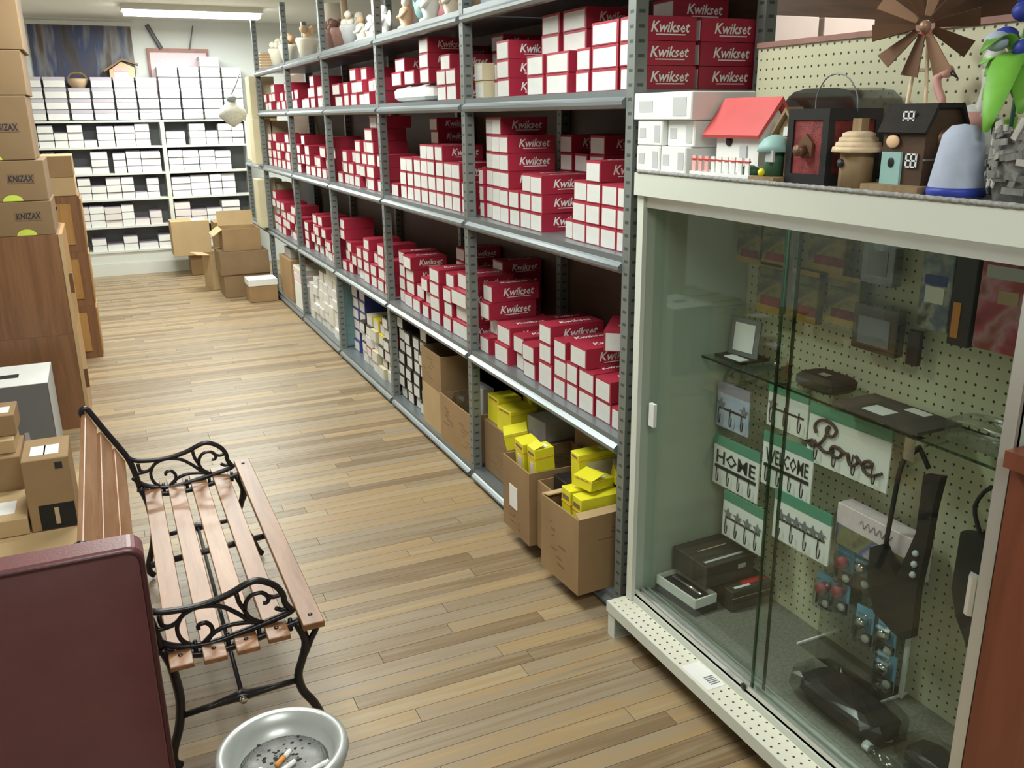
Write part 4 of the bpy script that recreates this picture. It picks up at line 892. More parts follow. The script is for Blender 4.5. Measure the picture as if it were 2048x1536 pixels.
# ------------------------------------------------------------------ ash can
can = thing('ash_can', 'red ash can with a silver sand tray on top', 'ash can', (0.168, 1.405, 0))
MB().lathe([(0.088, 0), (0.092, 0.004), (0.104, 0.44), (0.106, 0.46)], 32).obj('can', 'red', can)
MB().lathe([(0.104, 0.455), (0.112, 0.47), (0.119, 0.492), (0.117, 0.502), (0.109, 0.506), (0.100, 0.502), (0.092, 0.485), (0.080, 0.462), (0.001, 0.455)], 40).obj('tray', 'silver_paint', can)
MB().lathe([(0.081, 0.4645), (0.05, 0.466), (0.0005, 0.4655)], 28).obj('ash_bed', 'ash', can)
r = random.Random(5); mb = MB()
for k in range(70):
    a = r.gauss(1.2, 1.3); q = abs(r.gauss(0.0, 0.03)); s_ = r.uniform(0.0008, 0.003)
    mb.ball((q * math.cos(a) * 0.9 - 0.005, q * math.sin(a) + 0.012, 0.4665), s_, 0, 5, 1.5, 1, 0.5)
tag(mb.obj('ash_flakes', 'ash_dark', can), kind='stuff')
for k, (x, y, a, filt) in enumerate([(0.0, 0.010, 0.75, 'orange'), (0.0, -0.018, 0.55, 'paper'), (-0.047, -0.022, 1.35, 'orange'), (0.054, -0.04, 0.35, 'paper')]):
    t = thing('cigarette_butt', ['cigarette butt with orange filter lying in dark ash', 'white cigarette butt lying next to the orange-filtered one in the ash', 'half-smoked cigarette butt standing by the tray rim', 'bent white cigarette butt near the open side of the tray'][k], 'cigarette', (0.168 + x, 1.405 + y, 0.471), a)
    Rm = Matrix.Rotation(PI / 2, 4, 'Y')
    MB().lathe([(0.0048, -0.020), (0.0048, 0.004)], 10, T=Rm).obj('filter', filt, t); MB().lathe([(0.0047, 0.004), (0.0044, 0.022)], 10, T=Rm).obj('paper_end', 'paper', t)

# ------------------------------------------------------------------ glass display case
CY0, CY1 = 0.93, 2.135
case = thing('display_case', 'white glass-fronted display case with pegboard back', 'display case', (0, 0, 0))
MB().box(1.345, 1.745, CY0, CY1, 1.385, 1.445).obj('top_panel', 'case_white', case)
MB().box(1.366, 1.425, CY0 + 0.03, CY1 - 0.03, 1.352, 1.3845).obj('upper_track', 'aluminium', case)
MB().box(1.366, 1.745, CY1 - 0.02, CY1, 0.10, 1.3845).obj('side_panel', 'case_side', case); MB().box(1.366, 1.745, CY0, CY0 + 0.015, 0.10, 1.3845).obj('side_panel', 'case_side', case)
MB().box(1.358, 1.372, CY1 - 0.03, CY1, 0.122, 1.3845).obj('stile', 'case_white', case); MB().box(1.358, 1.372, CY0, CY0 + 0.025, 0.122, 1.3845).obj('stile', 'aluminium', case)
pb = MB().box(1.745, 1.757, CY0, CY1, 0.10, 1.772).obj('pegboard_back', 'peg_back', case); MB().box(1.738, 1.764, CY0, CY1, 1.7722, 1.786).obj('top_trim', 'rose_brown', pb)
MB().box(1.366, 1.7448, CY0 + 0.015, CY1 - 0.02, 0.11, 0.1398).obj('deck', 'case_white', case); MB().box(1.43, 1.7445, CY0 + 0.016, CY1 - 0.021, 0.14, 0.143).obj('deck_carpet', 'deck_carpet', case)
mb = MB()
for x in (1.372, 1.392, 1.412): mb.box(x, x + 0.005, CY0 + 0.026, CY1 - 0.031, 0.14, 0.162)
mb.box(1.372, 1.425, CY0 + 0.026, CY1 - 0.031, 0.1399, 0.1475).obj('lower_track', 'aluminium', case)
lg = MB().box(1.295, 1.3655, CY0, CY1 + 0.01, 0.10, 0.12).obj('ledge', 'peg_ledge', case)
MB().box(1.292, 1.2955, CY0, CY1 + 0.01, 0.085, 0.1205).obj('ledge_edge', 'case_white', lg); MB().box(1.302, 1.36, 1.63, 1.75, 0.1202, 0.1212).obj('price_label', 'paper', lg)
for k in range(5): MB().box(1.325, 1.355, 1.645 + 0.008 * k, 1.649 + 0.008 * k, 0.1213, 0.1218).obj('barcode_bar', 'grey', lg)
MB().box(1.298, 1.302, CY1 - 0.03, CY1 + 0.008, 0.0, 0.0848).box(1.302, 1.36, CY1 + 0.004, CY1 + 0.008, 0.0, 0.0848).box(1.302, 1.36, CY1 - 0.03, CY1 + 0.004, 0.0, 0.004).obj('leg', 'case_white', case)
MB().box(1.46, 1.74, CY0 + 0.01, CY1 - 0.01, 0.0, 0.0998).obj('plinth', 'steel_dark', case)
for nm, x, ya, yb in (('sliding_door', 1.3985, 1.528, CY1 - 0.033), ('sliding_door', 1.379, CY0 + 0.027, 1.55)):
    g = MB().box(x, x + 0.005, ya, yb, 0.1485, 1.3515).obj(nm, 'glass', case)
    ye = ya if x > 1.39 else yb
    MB().box(x - 0.0005, x + 0.0055, ye - 0.003, ye + 0.003, 0.149, 1.351).obj('ground_edge', 'glass_edge', g)
    if x > 1.39: MB().box(x - 0.012, x - 0.001, CY1 - 0.075, CY1 - 0.05, 0.715, 0.785).obj('finger_pull', 'white', g)
    else: MB().prism([(x - 0.002, 0.985), (x - 0.016, 0.978), (x - 0.019, 0.968), (x - 0.014, 0.962), (x - 0.002, 0.962)], 0.08, 'z', 0.70).obj('finger_pull', 'aluminium', g)
MB().lathe([(0.009, 0), (0.009, 0.004), (0.004, 0.005)], 12, T=Matrix.Translation((1.371, 1.57, 0.152)) @ Matrix.Rotation(-PI / 2, 4, 'Y')).obj('lock', 'black', case)
gs = MB().box(1.588, 1.7445, CY0 + 0.018, CY1 - 0.023, 0.8935, 0.8995).obj('glass_shelf', 'glass', case); MB().box(1.5865, 1.5885, CY0 + 0.018, CY1 - 0.023, 0.8935, 0.8995).obj('shelf_edge', 'glass_edge', gs)
for y in (1.1, 1.95): MB().box(1.62, 1.744, y, y + 0.006, 0.875, 0.8932).obj('shelf_bracket', 'steel', gs)
rp = MB()
pts = [(1.346 + 0.0, CY0 + 0.012 * i, 1.449 + 0.0012 * (i % 2)) for i in range(int((CY1 - CY0) / 0.012))]
rp.tube(pts, 0.0055, 6).obj('rope_trim', 'rope', case)
MB().box(1.352, 1.744, CY0 + 0.002, CY1 - 0.002, 1.4452, 1.4472).obj('top_cloth', 'rope', case)
ZC = 1.4478
# counter end at the near side of the case
t = thing('counter', 'reddish-brown wooden counter end next to the display case', 'counter', (1.52, 0.66, 0)); MB().box(-0.17, 0.2, -0.26, 0.262, 0, 1.02).obj('body', 'red_brown_wood', t); MB().box(-0.19, 0.22, -0.28, 0.264, 1.02, 1.05).obj('counter_top', 'red_brown_wood', t)

# hook boards on the pegboard
DS = 1.7448
def peg(t, x, y, z, ln=None):
    l = DS - x - 0.001
    return MB().tube([(0, y, z), (l, y, z)], 0.0022, 5).obj('peg_hook', 'chrome', t)
def hook_board(label, x, y, z, w, h, nh=4, text=None, motif=None, header='green_card', body='white', yaw=0.05):
    t = thing('hook_rack', label, 'hook rack', (x, y, z), yaw, 'carded hook racks on the pegboard')
    MB().box(-0.002, 0.002, -w / 2, w / 2, -h / 2, h / 2).obj('card', body, t)
    if header: MB().box(-0.003, 0.003, -w / 2, w / 2, h / 2 - 0.001, h / 2 + 0.03).obj('header', header, t)
    hb = -h / 2 + 0.012
    for k in range(nh):
        yy = w * (0.36 - 0.72 * k / max(nh - 1, 1)); wd = min(w / nh * 0.28, 0.012)
        c = [(-0.004, yy + wd * 0.7, hb + 0.055), (-0.006, yy + wd * 0.7, hb + 0.02), (-0.008, yy + wd * 0.35, hb + 0.004), (-0.012, yy - wd * 0.35, hb + 0.004), (-0.013, yy - wd * 0.7, hb + 0.02), (-0.013, yy - wd * 0.7, hb + 0.032)]
        MB().tube(smooth_path(c, 3), 0.0016, 5).obj('hook', 'iron', t)
    if text:
        lettering(text, t, (-0.0035, 0, h * 0.22), FACE_NX, h * 0.34, w * 0.86, 0, 0.015, 'black'); MB().box(-0.005, -0.002, -w * 0.45, w * 0.45, -h * 0.07, -h * 0.0).obj('bar', 'black', t)
    if motif:
        r = random.Random(len(label)); 
        for k in range(motif):
            yy = w * (0.36 - 0.72 * k / max(motif - 1, 1)); zz = h * 0.16 - 0.0 * k; s_ = 0.018
            pts = [(yy + s_ * (1 if i % 2 == 0 else 0.45) * math.cos(2 * PI * i / 10 + 0.3), zz + s_ * (1 if i % 2 == 0 else 0.45) * math.sin(2 * PI * i / 10 + 0.3)) for i in range(10)]
            MB().prism(pts, 0.003, 'x', -0.006).obj('ornament', 'grey', t)
        MB().box(-0.004, -0.002, -w * 0.42, w * 0.42, h * 0.02, h * 0.07).obj('bar', 'black', t)
    for sg in (-1, 1): MB().tube([(0.003, sg * w * 0.3, h / 2 + 0.022), (DS - x - 0.012, sg * w * 0.3, h / 2 + 0.022)], 0.002, 5).obj('peg_hook', 'chrome', t)
    return t
hook_board('hook rack card reading HOME hung under another card, by the case side', 1.64, 1.985, 0.555, 0.20, 0.13, 4, 'HOME')
hook_board('hook rack card reading WELCOME beside the large script card', 1.645, 1.775, 0.635, 0.19, 0.13, 4, 'WELCOME')
hook_board('pale blue hook rack card with dark top, highest by the case side', 1.64, 2.015, 0.735, 0.14, 0.11, 3, None, 2, 'purple_grey', 'pale_blue')
hook_board('hook rack card with a dark leaf ornament just under the glass shelf', 1.645, 1.79, 0.80, 0.15, 0.10, 3, None, 1, 'green_card')
hook_board('hook rack card with dark star ornaments above the black game boxes', 1.64, 1.935, 0.395, 0.18, 0.12, 4, None, 4)
hook_board('hook rack card with clustered flower ornaments beside the star card', 1.645, 1.70, 0.485, 0.21, 0.12, 4, None, 6)
t = hook_board('large hook rack card with the word Love in dark script', 1.655, 1.575, 0.765, 0.265, 0.135, 4, None, None, 'green_card')
LOVE = [[(0.11, 0.56), (0.08, 0.70), (0.12, 0.86), (0.20, 0.95), (0.30, 0.94), (0.37, 0.82), (0.34, 0.66), (0.27, 0.62), (0.24, 0.74), (0.27, 0.84), (0.25, 0.66), (0.21, 0.46), (0.14, 0.28), (0.06, 0.20), (0.01, 0.26), (0.06, 0.34), (0.14, 0.28), (0.22, 0.20), (0.30, 0.22), (0.36, 0.30)],
        [(0.42, 0.42), (0.35, 0.42), (0.32, 0.28), (0.37, 0.18), (0.44, 0.22), (0.47, 0.36), (0.42, 0.44), (0.50, 0.38), (0.55, 0.40)], [(0.55, 0.40), (0.56, 0.26), (0.60, 0.16), (0.66, 0.24), (0.68, 0.38), (0.64, 0.42), (0.70, 0.34), (0.75, 0.30)],
        [(0.75, 0.28), (0.82, 0.32), (0.86, 0.40), (0.81, 0.45), (0.75, 0.36), (0.75, 0.22), (0.81, 0.14), (0.88, 0.16), (0.98, 0.30)]]
mb = MB()
for c in LOVE: mb.tube(smooth_path([(-0.006, 0.128 - 0.25 * a, -0.048 + 0.112 * b + (0.5 - a) * 0.01) for a, b in c], 4), 0.0044, 6)
mb.obj('script_lettering', 'script_brown', t)
def pack(name, label, x, y, z, w, h, body, d=0.02, parts=(), cat='package', yaw=0.0):
    t = thing(name, label, cat, (x, y, z), yaw)
    MB().bevel_box(-d / 2, d / 2, -w / 2, w / 2, -h / 2, h / 2, 0.002).obj('pack', body, t)
    for (a, b, c, e, m_, nm) in parts: MB().box(-d / 2 - 0.0015, -d / 2 - 0.0002, a * w, b * w, c * h, e * h).obj(nm, m_, t)
    MB().tube([(0, 0, h / 2 - 0.006), (DS - x, 0, h / 2 - 0.006)], 0.002, 5).obj('peg_hook', 'chrome', t)
    return t
flame = [(-0.5, 0.5, -0.5, -0.36, 'dull_gold', 'yellow_band'), (-0.5, 0.3, -0.36, -0.18, 'rust_red', 'red_band'), (-0.5, 0.5, 0.40, 0.49, 'dull_gold', 'top_band'), (-0.1, 0.4, 0.18, 0.24, 'green_dark', 'green_flash')]
for k, (y, z, w_, h_, x) in enumerate([(2.03, 1.245, 0.10, 0.12, 1.68), (1.92, 1.25, 0.10, 0.12, 1.68), (1.745, 1.265, 0.13, 0.13, 1.70), (1.93, 1.13, 0.10, 0.14, 1.68), (1.79, 1.13, 0.10, 0.14, 1.68), (1.675, 1.137, 0.11, 0.13, 1.70)]):
    pack('blister_pack', 'dark flame-printed pack, %s in the %s row from the case side' % (NTH[k % 3], 'top' if k < 3 else 'second'), x, y, z, w_, h_, 'pack_print', 0.025, flame).__setitem__('group', 'flame-printed packs in the display case, row %d' % (k // 3))
pack('clear_pack', 'clear pack of dark parts hung high beside the flame-printed packs', 1.70, 1.57, 1.25, 0.10, 0.11, 'smoke_plastic', 0.03, [(-0.3, 0.3, -0.3, 0.25, 'grey', 'insert')])
pack('clear_pack', 'wide clear pack of dark parts hung above the glass shelf', 1.70, 1.56, 1.085, 0.14, 0.115, 'smoke_plastic', 0.03, [(-0.35, 0.35, -0.35, 0.25, 'grey', 'insert')])
pack('blister_pack', 'blue and white printed pack with a white panel inside the case', 1.70, 1.404, 1.206, 0.085, 0.18, 'blue_print', 0.015, [(-0.3, 0.3, -0.15, 0.06, 'paper', 'white_panel'), (-0.35, 0.35, 0.08, 0.2, 'blue', 'blue_panel')])
pack('blister_pack', 'tall black pack with orange lettering strip inside the case', 1.70, 1.325, 1.205, 0.055, 0.215, 'black_box', 0.03, [(0.0, 0.35, -0.42, -0.05, 'orange', 'orange_strip')])
pack('blister_pack', 'large red and pink printed pack at the counter end of the case', 1.70, 1.22, 1.20, 0.135, 0.19, 'red_print', 0.03, [(-0.4, 0.4, 0.32, 0.46, 'grey_light', 'header_panel'), (-0.2, 0.15, 0.05, 0.2, 'tan', 'badge')])
pack('blister_pack', 'small narrow dark pack hung below the red pack', 1.71, 1.455, 1.06, 0.035, 0.085, 'black_box', 0.015)
pack('blister_pack', 'dark pack with a red disc above the counter end of the glass shelf', 1.69, 1.12, 1.03, 0.09, 0.15, 'black_box', 0.02, [(-0.4, 0.3, -0.45, 0.0, 'red_bright', 'red_panel')])
t = pack('gift_set', 'white and purple gift set box with small pictures on its front', 1.69, 1.465, 0.555, 0.265, 0.115, 'pink_label', 0.05, [(-0.48, 0.48, -0.48, 0.0, 'gift_print', 'picture_strip')])
MB().tube(smooth_path([(-0.0265, 0.05 - 0.0065 * i, 0.03 + 0.011 * math.sin(i * 2.1) * (1 if i % 3 else 0.4)) for i in range(17)], 3), 0.0011, 4).obj('script_scrawl', 'purple_grey', t)
for k, (y, z) in enumerate([(1.57, 0.435), (1.505, 0.45), (1.442, 0.45), (1.632, 0.325), (1.575, 0.345), (1.484, 0.30), (1.41, 0.305), (1.40, 0.213)]):
    t = thing('light_pack', ['light blue carded light with red lens, highest row, beside the flower card', 'light blue carded light with silver lens in the middle of the highest row', 'light blue carded light with silver lens, highest row, by the black holster', 'light blue carded light with red lens, second row, outermost', 'light blue carded light with red lens, second row, beside its red twin', 'light blue carded light with silver lens, second row, beside the red ones', 'light blue carded light with silver lens, second row, by the white stand edge', 'light blue carded light hanging lowest, near the case floor'][k], 'package', (1.688, y, z), 0.15, 'light blue carded lights')
    MB().box(-0.002, 0.002, -0.027, 0.027, -0.055, 0.05).obj('card', 'light_blue', t); MB().box(-0.003, -0.0021, -0.027, 0.027, -0.055, -0.02).obj('card_foot', 'black', t)
    MB().lathe([(0.015, 0), (0.017, 0.012), (0.014, 0.022), (0.001, 0.023)], 14, T=Matrix.Translation((-0.002, 0.004, 0.008)) @ Matrix.Rotation(-PI / 2, 4, 'Y')).obj('lens', 'red_print' if k in (0, 3, 4) else 'chrome', t)
    MB().lathe([(0.011, 0), (0.011, 0.003)], 14, T=Matrix.Translation((-0.003, -0.008, -0.037)) @ Matrix.Rotation(-PI / 2, 4, 'Y')).obj('disc', 'paper', t)
    MB().tube([(0, 0, 0.046), ((DS if z > 0.4 else 1.7125) - 1.69, 0, 0.046)], 0.0018, 5).obj('peg_hook', 'chrome', t)
    MB().bevel_box(-0.026, -0.0035, -0.025, 0.025, -0.052, 0.036, 0.006).obj('blister', 'plastic', t)
MB_acr = thing('display_stand', 'clear acrylic stand with white edges holding the carded lights', 'stand', (1.693, 1.52, 0.1436))
MB().box(-0.05, 0.05, -0.148, 0.148, 0, 0.0008).obj('foot_sheet', 'plastic', MB_acr)
for a in ((-0.053, -0.05, -0.15, -0.03), (-0.053, 0.048, 0.147, 0.15), (-0.053, 0.048, -0.15, -0.147)): MB().box(a[0], a[1], a[2] - 0.001, a[3] + 0.001, 0.0002, 0.006).obj('edge', 'white', MB_acr)
MB().box(0.02, 0.023, -0.148, 0.148, 0.001, 0.33).obj('upright_sheet', 'plastic', MB_acr); MB().box(0.017, 0.026, -0.158, -0.148, 0.001, 0.24).obj('upright_edge', 'white', MB_acr)
# holsters
def slab(poly, x, d): return MB().prism([(a, b) for a, b in poly], d, 'x', x)
t = thing('holster', 'black holster with wide strap and three snaps hanging from the glass shelf edge', 'holster', (1.63, 1.36, 0.36))
H1 = [(-0.086, 0.451), (-0.077, 0.374), (-0.073, 0.27), (-0.063, 0.147), (-0.067, 0.027), (-0.04, 0.004), (0.05, 0.031), (0.083, 0.114), (0.086, 0.197), (0.05, 0.222), (0.0, 0.16), (-0.02, 0.22), (-0.041, 0.295), (-0.04, 0.44)]
slab(H1, 0, 0.022).obj('pouch', 'fabric_black', t)
MB().tube(smooth_path([(0.01, 0.048, 0.21), (0.01, 0.04, 0.339), (0.01, 0.031, 0.433), (0.01, 0.0, 0.50), (0.01, -0.045, 0.455)]), 0.007, 6, flat=0.5).obj('strap', 'fabric_black', t)
for k in range(3): MB().ball((-0.003, -0.05 - 0.003 * k * 0, 0.245 - 0.028 * k), 0.008, 0, 8).obj('snap', 'grey_light', t)
MB().box(-0.004, 0.03, -0.012, 0.018, 0.46, 0.515).obj('buckle', 'chrome', t); MB().tube([(0.01, -0.005, 0.49), (DS - 1.63, -0.005, 0.49)], 0.0025, 5).obj('peg_hook', 'chrome', t)
t = thing('holster', 'plain black holster hanging by the metal door pull', 'holster', (1.64, 1.165, 0.44))
slab([(0.048, 0.262), (0.005, 0.275), (-0.03, 0.258), (-0.062, 0.14), (-0.055, 0.0), (-0.01, 0.0), (0.03, 0.06), (0.05, 0.12)], 0, 0.024).obj('pouch', 'fabric_black', t); MB().tube(smooth_path([(0.01, 0.0, 0.26), (0.01, 0.03, 0.33), (0.01, -0.01, 0.39), (0.01, -0.04, 0.3)]), 0.005, 5).obj('strap', 'fabric_black', t); MB().tube([(0.01, -0.005, 0.385), (DS - 1.64, -0.005, 0.385)], 0.0022, 5).obj('peg_hook', 'chrome', t)
# on the deck
ZD = 0.1435
t = carton('game_box', 'black printed game box lying flat on the case floor', 'box', (1.655, 1.987, ZD), (0.16, 0.205, 0.07), 0, 'game_print', False); MB().box(-0.02, 0.07, -0.08, -0.055, 0.0702, 0.0708).obj('red_panel', 'red_bright', t); MB().box(-0.06, 0.0, -0.09, -0.08, 0.0702, 0.0708).obj('white_line', 'paper', t)
MB().box(-0.079, 0.079, -0.1032, -0.1026, 0.045, 0.047).obj('rim_line', 'tan', t)
t = carton('game_box', 'black printed game box stacked askew on the flat game box', 'box', (1.60, 2.018, ZD + 0.0708), (0.19, 0.165, 0.075), 0.05, 'game_print', False); MB().box(-0.08, 0.07, -0.06, -0.05, 0.0752, 0.0758).obj('white_line', 'grey_light', t); MB().box(-0.05, 0.06, 0.01, 0.015, 0.0752, 0.0758).obj('title_line', 'tan', t); MB().box(0.03, 0.06, -0.0832, -0.0827, 0.04, 0.055).obj('badge', 'grey_light', t)
t = open_carton('gift_box', 'small open white-lined box holding a dark pen, on the case floor', (1.497, 2.01, ZD), (0.085, 0.185, 0.055), math.radians(5), 'white')
MB().box(-0.044, 0.044, -0.094, 0.094, 0, 0.025).obj('dark_base', 'black_box', t); MB().box(-0.03, 0.03, -0.08, 0.08, 0.026, 0.045).obj('cradle', 'black', t); MB().tube([(0.0, -0.07, 0.052), (0.0, 0.06, 0.052)], 0.006, 8).obj('pen', 'chrome', t)
def shoe_bag(label, x, y, s, seed, inner='black'):
    t = thing('bagged_item', label, 'bag', (x, y, ZD), 0.0)
    crumple(0.05, 0.05 * s, 0.11 * s, 0.028 * s, seed + 3).obj('contents', inner, t, (0, 0, 0.003)); crumple(0.07, 0.065 * s, 0.135 * s, 0.034 * s, seed).obj('plastic_wrap', 'plastic', t, (0, 0, 0.0005))
    return t
shoe_bag('black item wrapped in clear plastic on the case floor before the acrylic stand', 1.535, 1.37, 1.2, 31); shoe_bag('second black plastic-wrapped item lying nearer the counter end', 1.56, 1.09, 0.95, 35)
t = thing('bottle', 'small clear bottle with a white cap lying in the case', 'bottle', (1.475, 1.20, ZD + 0.018), 1.5); Rm = Matrix.Rotation(PI / 2, 4, 'Y'); MB().lathe([(0.017, -0.04), (0.017, 0.03), (0.01, 0.04)], 12, T=Rm).obj('body', 'plastic', t); MB().lathe([(0.012, 0.04), (0.012, 0.058)], 12, T=Rm).obj('cap', 'white', t)
# on the glass shelf
ZG = 0.9
t = thing('folder', 'grey folder with white tags standing open on the glass shelf', 'folder', (1.668, 2.02, ZG + 0.0006), 0.0); t.scale = (1.0, 1.15, 1.4)
MB().box(-0.003, 0.003, -0.045, 0.05, 0, 0.085).obj('upright_cover', 'grey', t, None, (0, 0.15, 0.2)); MB().box(-0.055, 0.05, -0.05, 0.055, 0.0, 0.006).obj('flat_cover', 'black', t); MB().box(-0.006, -0.0035, -0.03, 0.035, 0.015, 0.075).obj('white_tag', 'paper', t, None, (0, 0.15, 0.2)); MB().box(-0.052, -0.02, -0.045, 0.02, 0.0062, 0.008).obj('price_tag', 'paper', t)
t = thing('lighter', 'silver pistol-shaped lighter on the glass shelf', 'lighter', (1.655, 1.845, ZG + 0.003), 0.5)
MB().tube([(-0.04, 0.0, 0.035), (0.03, 0.0, 0.035)], 0.006, 8).obj('barrel', 'chrome', t); MB().box(-0.015, 0.03, -0.007, 0.007, 0.018, 0.042).obj('frame', 'chrome', t); MB().prism([(0.018, 0.022), (0.036, 0.028), (0.058, -0.002), (0.04, -0.002)], 0.012, 'y', -0.006).obj('grip', 'copper_light', t)
t = thing('pouch', 'black padded pouch on the glass shelf', 'pouch', (1.665, 1.68, ZG)); crumple(0.02, 0.055, 0.075, 0.022, 51).obj('body', 'fabric_black', t); MB().box(-0.03, -0.01, -0.03, 0.0, 0.046, 0.048).obj('clip', 'chrome', t)
t = thing('placemat', 'dark brown flat mat with white tags on the glass shelf', 'mat', (1.665, 1.45, ZG)); MB().box(-0.072, 0.07, -0.13, 0.13, 0.0, 0.008).obj('mat', 'mat_brown', t); MB().box(-0.05, 0.0, -0.01, 0.055, 0.0082, 0.0095).obj('white_tag', 'paper', t); MB().box(0.03, 0.06, -0.06, 0.0, 0.0082, 0.0095).obj('price_tag', 'paper', t)
o = crumple(0.12, 0.06, 0.09, 0.03, 61).obj('plastic_bag', 'plastic', None, (1.665, 1.2, ZG + 0.001)); tag(o, 'crumpled clear plastic bag at the counter end of the glass shelf', 'bag')

# ------------------------------------------------------------------ things on top of the display case
wl = 'white carton stacked on the display case'
def white_carton(x, y, z, sz, lab):
    t = carton('white_carton', lab, 'box', (x, y, z), sz, 0, 'white', False); MB().box(-sz[0] / 2 - 0.001, -sz[0] / 2 - 0.0002, -sz[1] * 0.42, -sz[1] * 0.2, sz[2] * 0.15, sz[2] * 0.8).obj('printing', 'grey_light', t); MB().box(-sz[0] / 2 - 0.001, -sz[0] / 2 - 0.0002, sz[1] * 0.15, sz[1] * 0.4, sz[2] * 0.3, sz[2] * 0.7).obj('printing', 'grey_light', t); return t
white_carton(1.475, 2.125, ZC, (0.19, 0.115, 0.068), wl + ', lowest by the rack post'); white_carton(1.475, 2.005, ZC, (0.19, 0.115, 0.068), wl + ', lowest beside the red-roofed birdhouse')
white_carton(1.475, 2.12, ZC + 0.0685, (0.19, 0.12, 0.066), wl + ', middle by the rack post'); white_carton(1.485, 1.995, ZC + 0.0685, (0.18, 0.12, 0.066), wl + ', middle beside the red-roofed birdhouse')
white_carton(1.475, 2.06, ZC + 0.1352, (0.20, 0.27, 0.07), 'wide white carton lying across the top of the white carton stack')
bh = thing('birdhouse', 'white birdhouse with red gabled roof and picket fence on the case top', 'birdhouse', (1.425, 1.80, ZC))
MB().box(-0.055, 0.11, -0.115, 0.115, 0, 0.012).obj('base', 'white', bh)
MB().prism([(-0.045, 0.012), (0.045, 0.012), (0.045, 0.11), (0.0, 0.165), (-0.045, 0.11)], 0.16, 'y', -0.08, T=Matrix.Translation((0.045, 0.0, 0))).obj('walls', 'white', bh)
MB().prism([(-0.062, 0.092), (0.0, 0.172), (0.062, 0.092), (0.066, 0.10), (0.0, 0.187), (-0.066, 0.10)], 0.215, 'y', -0.10, T=Matrix.Translation((0.045, 0, 0))).obj('roof', 'roof_red', bh)
for k in range(9): MB().box(-0.05, -0.046, -0.11 + 0.026 * k, -0.096 + 0.026 * k, 0.012, 0.05).obj('picket', 'pink' if k > 5 else 'white', bh)
MB().box(-0.052, -0.045, -0.112, 0.113, 0.04, 0.043).obj('fence_rail', 'red_bright', bh); MB().lathe([(0.012, 0), (0.012, 0.003)], 12, T=Matrix.Translation((-0.0002, 0.03, 0.085)) @ Matrix.Rotation(-PI / 2, 4, 'Y')).obj('entry_hole', 'black', bh)
MB().box(-0.004, 0.0, -0.04, -0.015, 0.02, 0.075).obj('door', 'grey_light', bh); MB().ball((-0.03, -0.09, 0.02), 0.018, 0, 10, 1, 1.6, 0.8).obj('bush', 'green_dark', bh)
gh = thing('birdhouse', 'small green birdhouse with domed roof and a yellow bird', 'birdhouse', (1.405, 1.640, ZC)); MB().box(-0.035, 0.05, -0.042, 0.04, 0, 0.012).obj('base', 'log_wood', gh)
MB().lathe([(0.022, 0.012), (0.022, 0.07)], 8).obj('walls', 'green_dark', gh); MB().lathe([(0.04, 0.066), (0.037, 0.08), (0.025, 0.095), (0.008, 0.103), (0.0005, 0.104)], 14).obj('roof', 'teal', gh); MB().ball((-0.022, 0.014, 0.02), 0.009).obj('bird', 'yellow', gh); MB().box(-0.03, -0.024, -0.03, -0.005, 0.045, 0.07).obj('sign', 'grey_light', gh)
MB().prism([(-0.03, 0.012), (0.03, 0.012), (0.03, 0.11), (0.0, 0.15), (-0.03, 0.11)], 0.03, 'x', 0.035).obj('gable', 'tan', gh); MB().prism([(-0.042, 0.10), (0, 0.152), (0.042, 0.10), (0.042, 0.108), (0, 0.163), (-0.042, 0.108)], 0.05, 'x', 0.022).obj('gable_roof', 'log_wood', gh)
for (a, b) in ((-0.012, 0.012),):
    MB().box(0.031, 0.0345, a, b, 0.10, 0.12).obj('window', 'white', gh)
ln = thing('lantern', 'square black lantern with mottled red panels and a wire handle', 'lantern', (1.475, 1.535, ZC))
MB().box(-0.075, 0.075, -0.062, 0.062, 0, 0.022).obj('base', 'black', ln); MB().box(-0.075, 0.075, -0.062, 0.062, 0.135, 0.158).obj('lid', 'black', ln)
for sx in (-1, 1):
    for sy in (-1, 1): MB().box(sx * 0.066 - 0.009, sx * 0.066 + 0.009, sy * 0.053 - 0.009, sy * 0.053 + 0.009, 0.0221, 0.1349).obj('corner_post', 'black', ln)
for a in ((-0.071, -0.068, -0.044, 0.044), (0.068, 0.071, -0.044, 0.044), (-0.057, 0.057, -0.058, -0.055), (-0.057, 0.057, 0.055, 0.058)): MB().box(a[0], a[1], a[2], a[3], 0.0222, 0.1348).obj('panel', 'rust_red', ln)
MB().prism([(-0.02, 0.06), (0.02, 0.06), (0.02, 0.088), (0.0, 0.107), (-0.02, 0.088)], 0.006, 'x', -0.078).obj('relief', 'bronze', ln); MB().lathe([(0.012, 0), (0.012, 0.02)], 12, T=Matrix.Translation((-0.078, 0.004, 0.072)) @ Matrix.Rotation(-PI / 2, 4, 'Y')).obj('knob', 'bronze', ln)
MB().tube(smooth_path([(0, 0.062, 0.15), (0, 0.06, 0.19), (0, 0.03, 0.225), (0, -0.02, 0.225), (0, -0.055, 0.19), (0, -0.062, 0.15)], 4), 0.0016, 5).obj('handle', 'steel', ln)
cl = thing('plastic_cover', 'smoky clear rounded plastic cover behind the black lantern', 'cover', (1.645, 1.695, ZC)); 
pr = [(-0.125, 0.0), (-0.125, 0.15), (-0.115, 0.18), (-0.09, 0.198), (-0.05, 0.205), (0.05, 0.205), (0.09, 0.198), (0.115, 0.18), (0.125, 0.15), (0.125, 0.0)]
MB().prism(pr, 0.14, 'x', -0.07).obj('shell', 'smoke_plastic', cl); MB().box(-0.05, 0.05, -0.10, 0.10, 0.001, 0.12).obj('inner_tray', 'grey', cl)
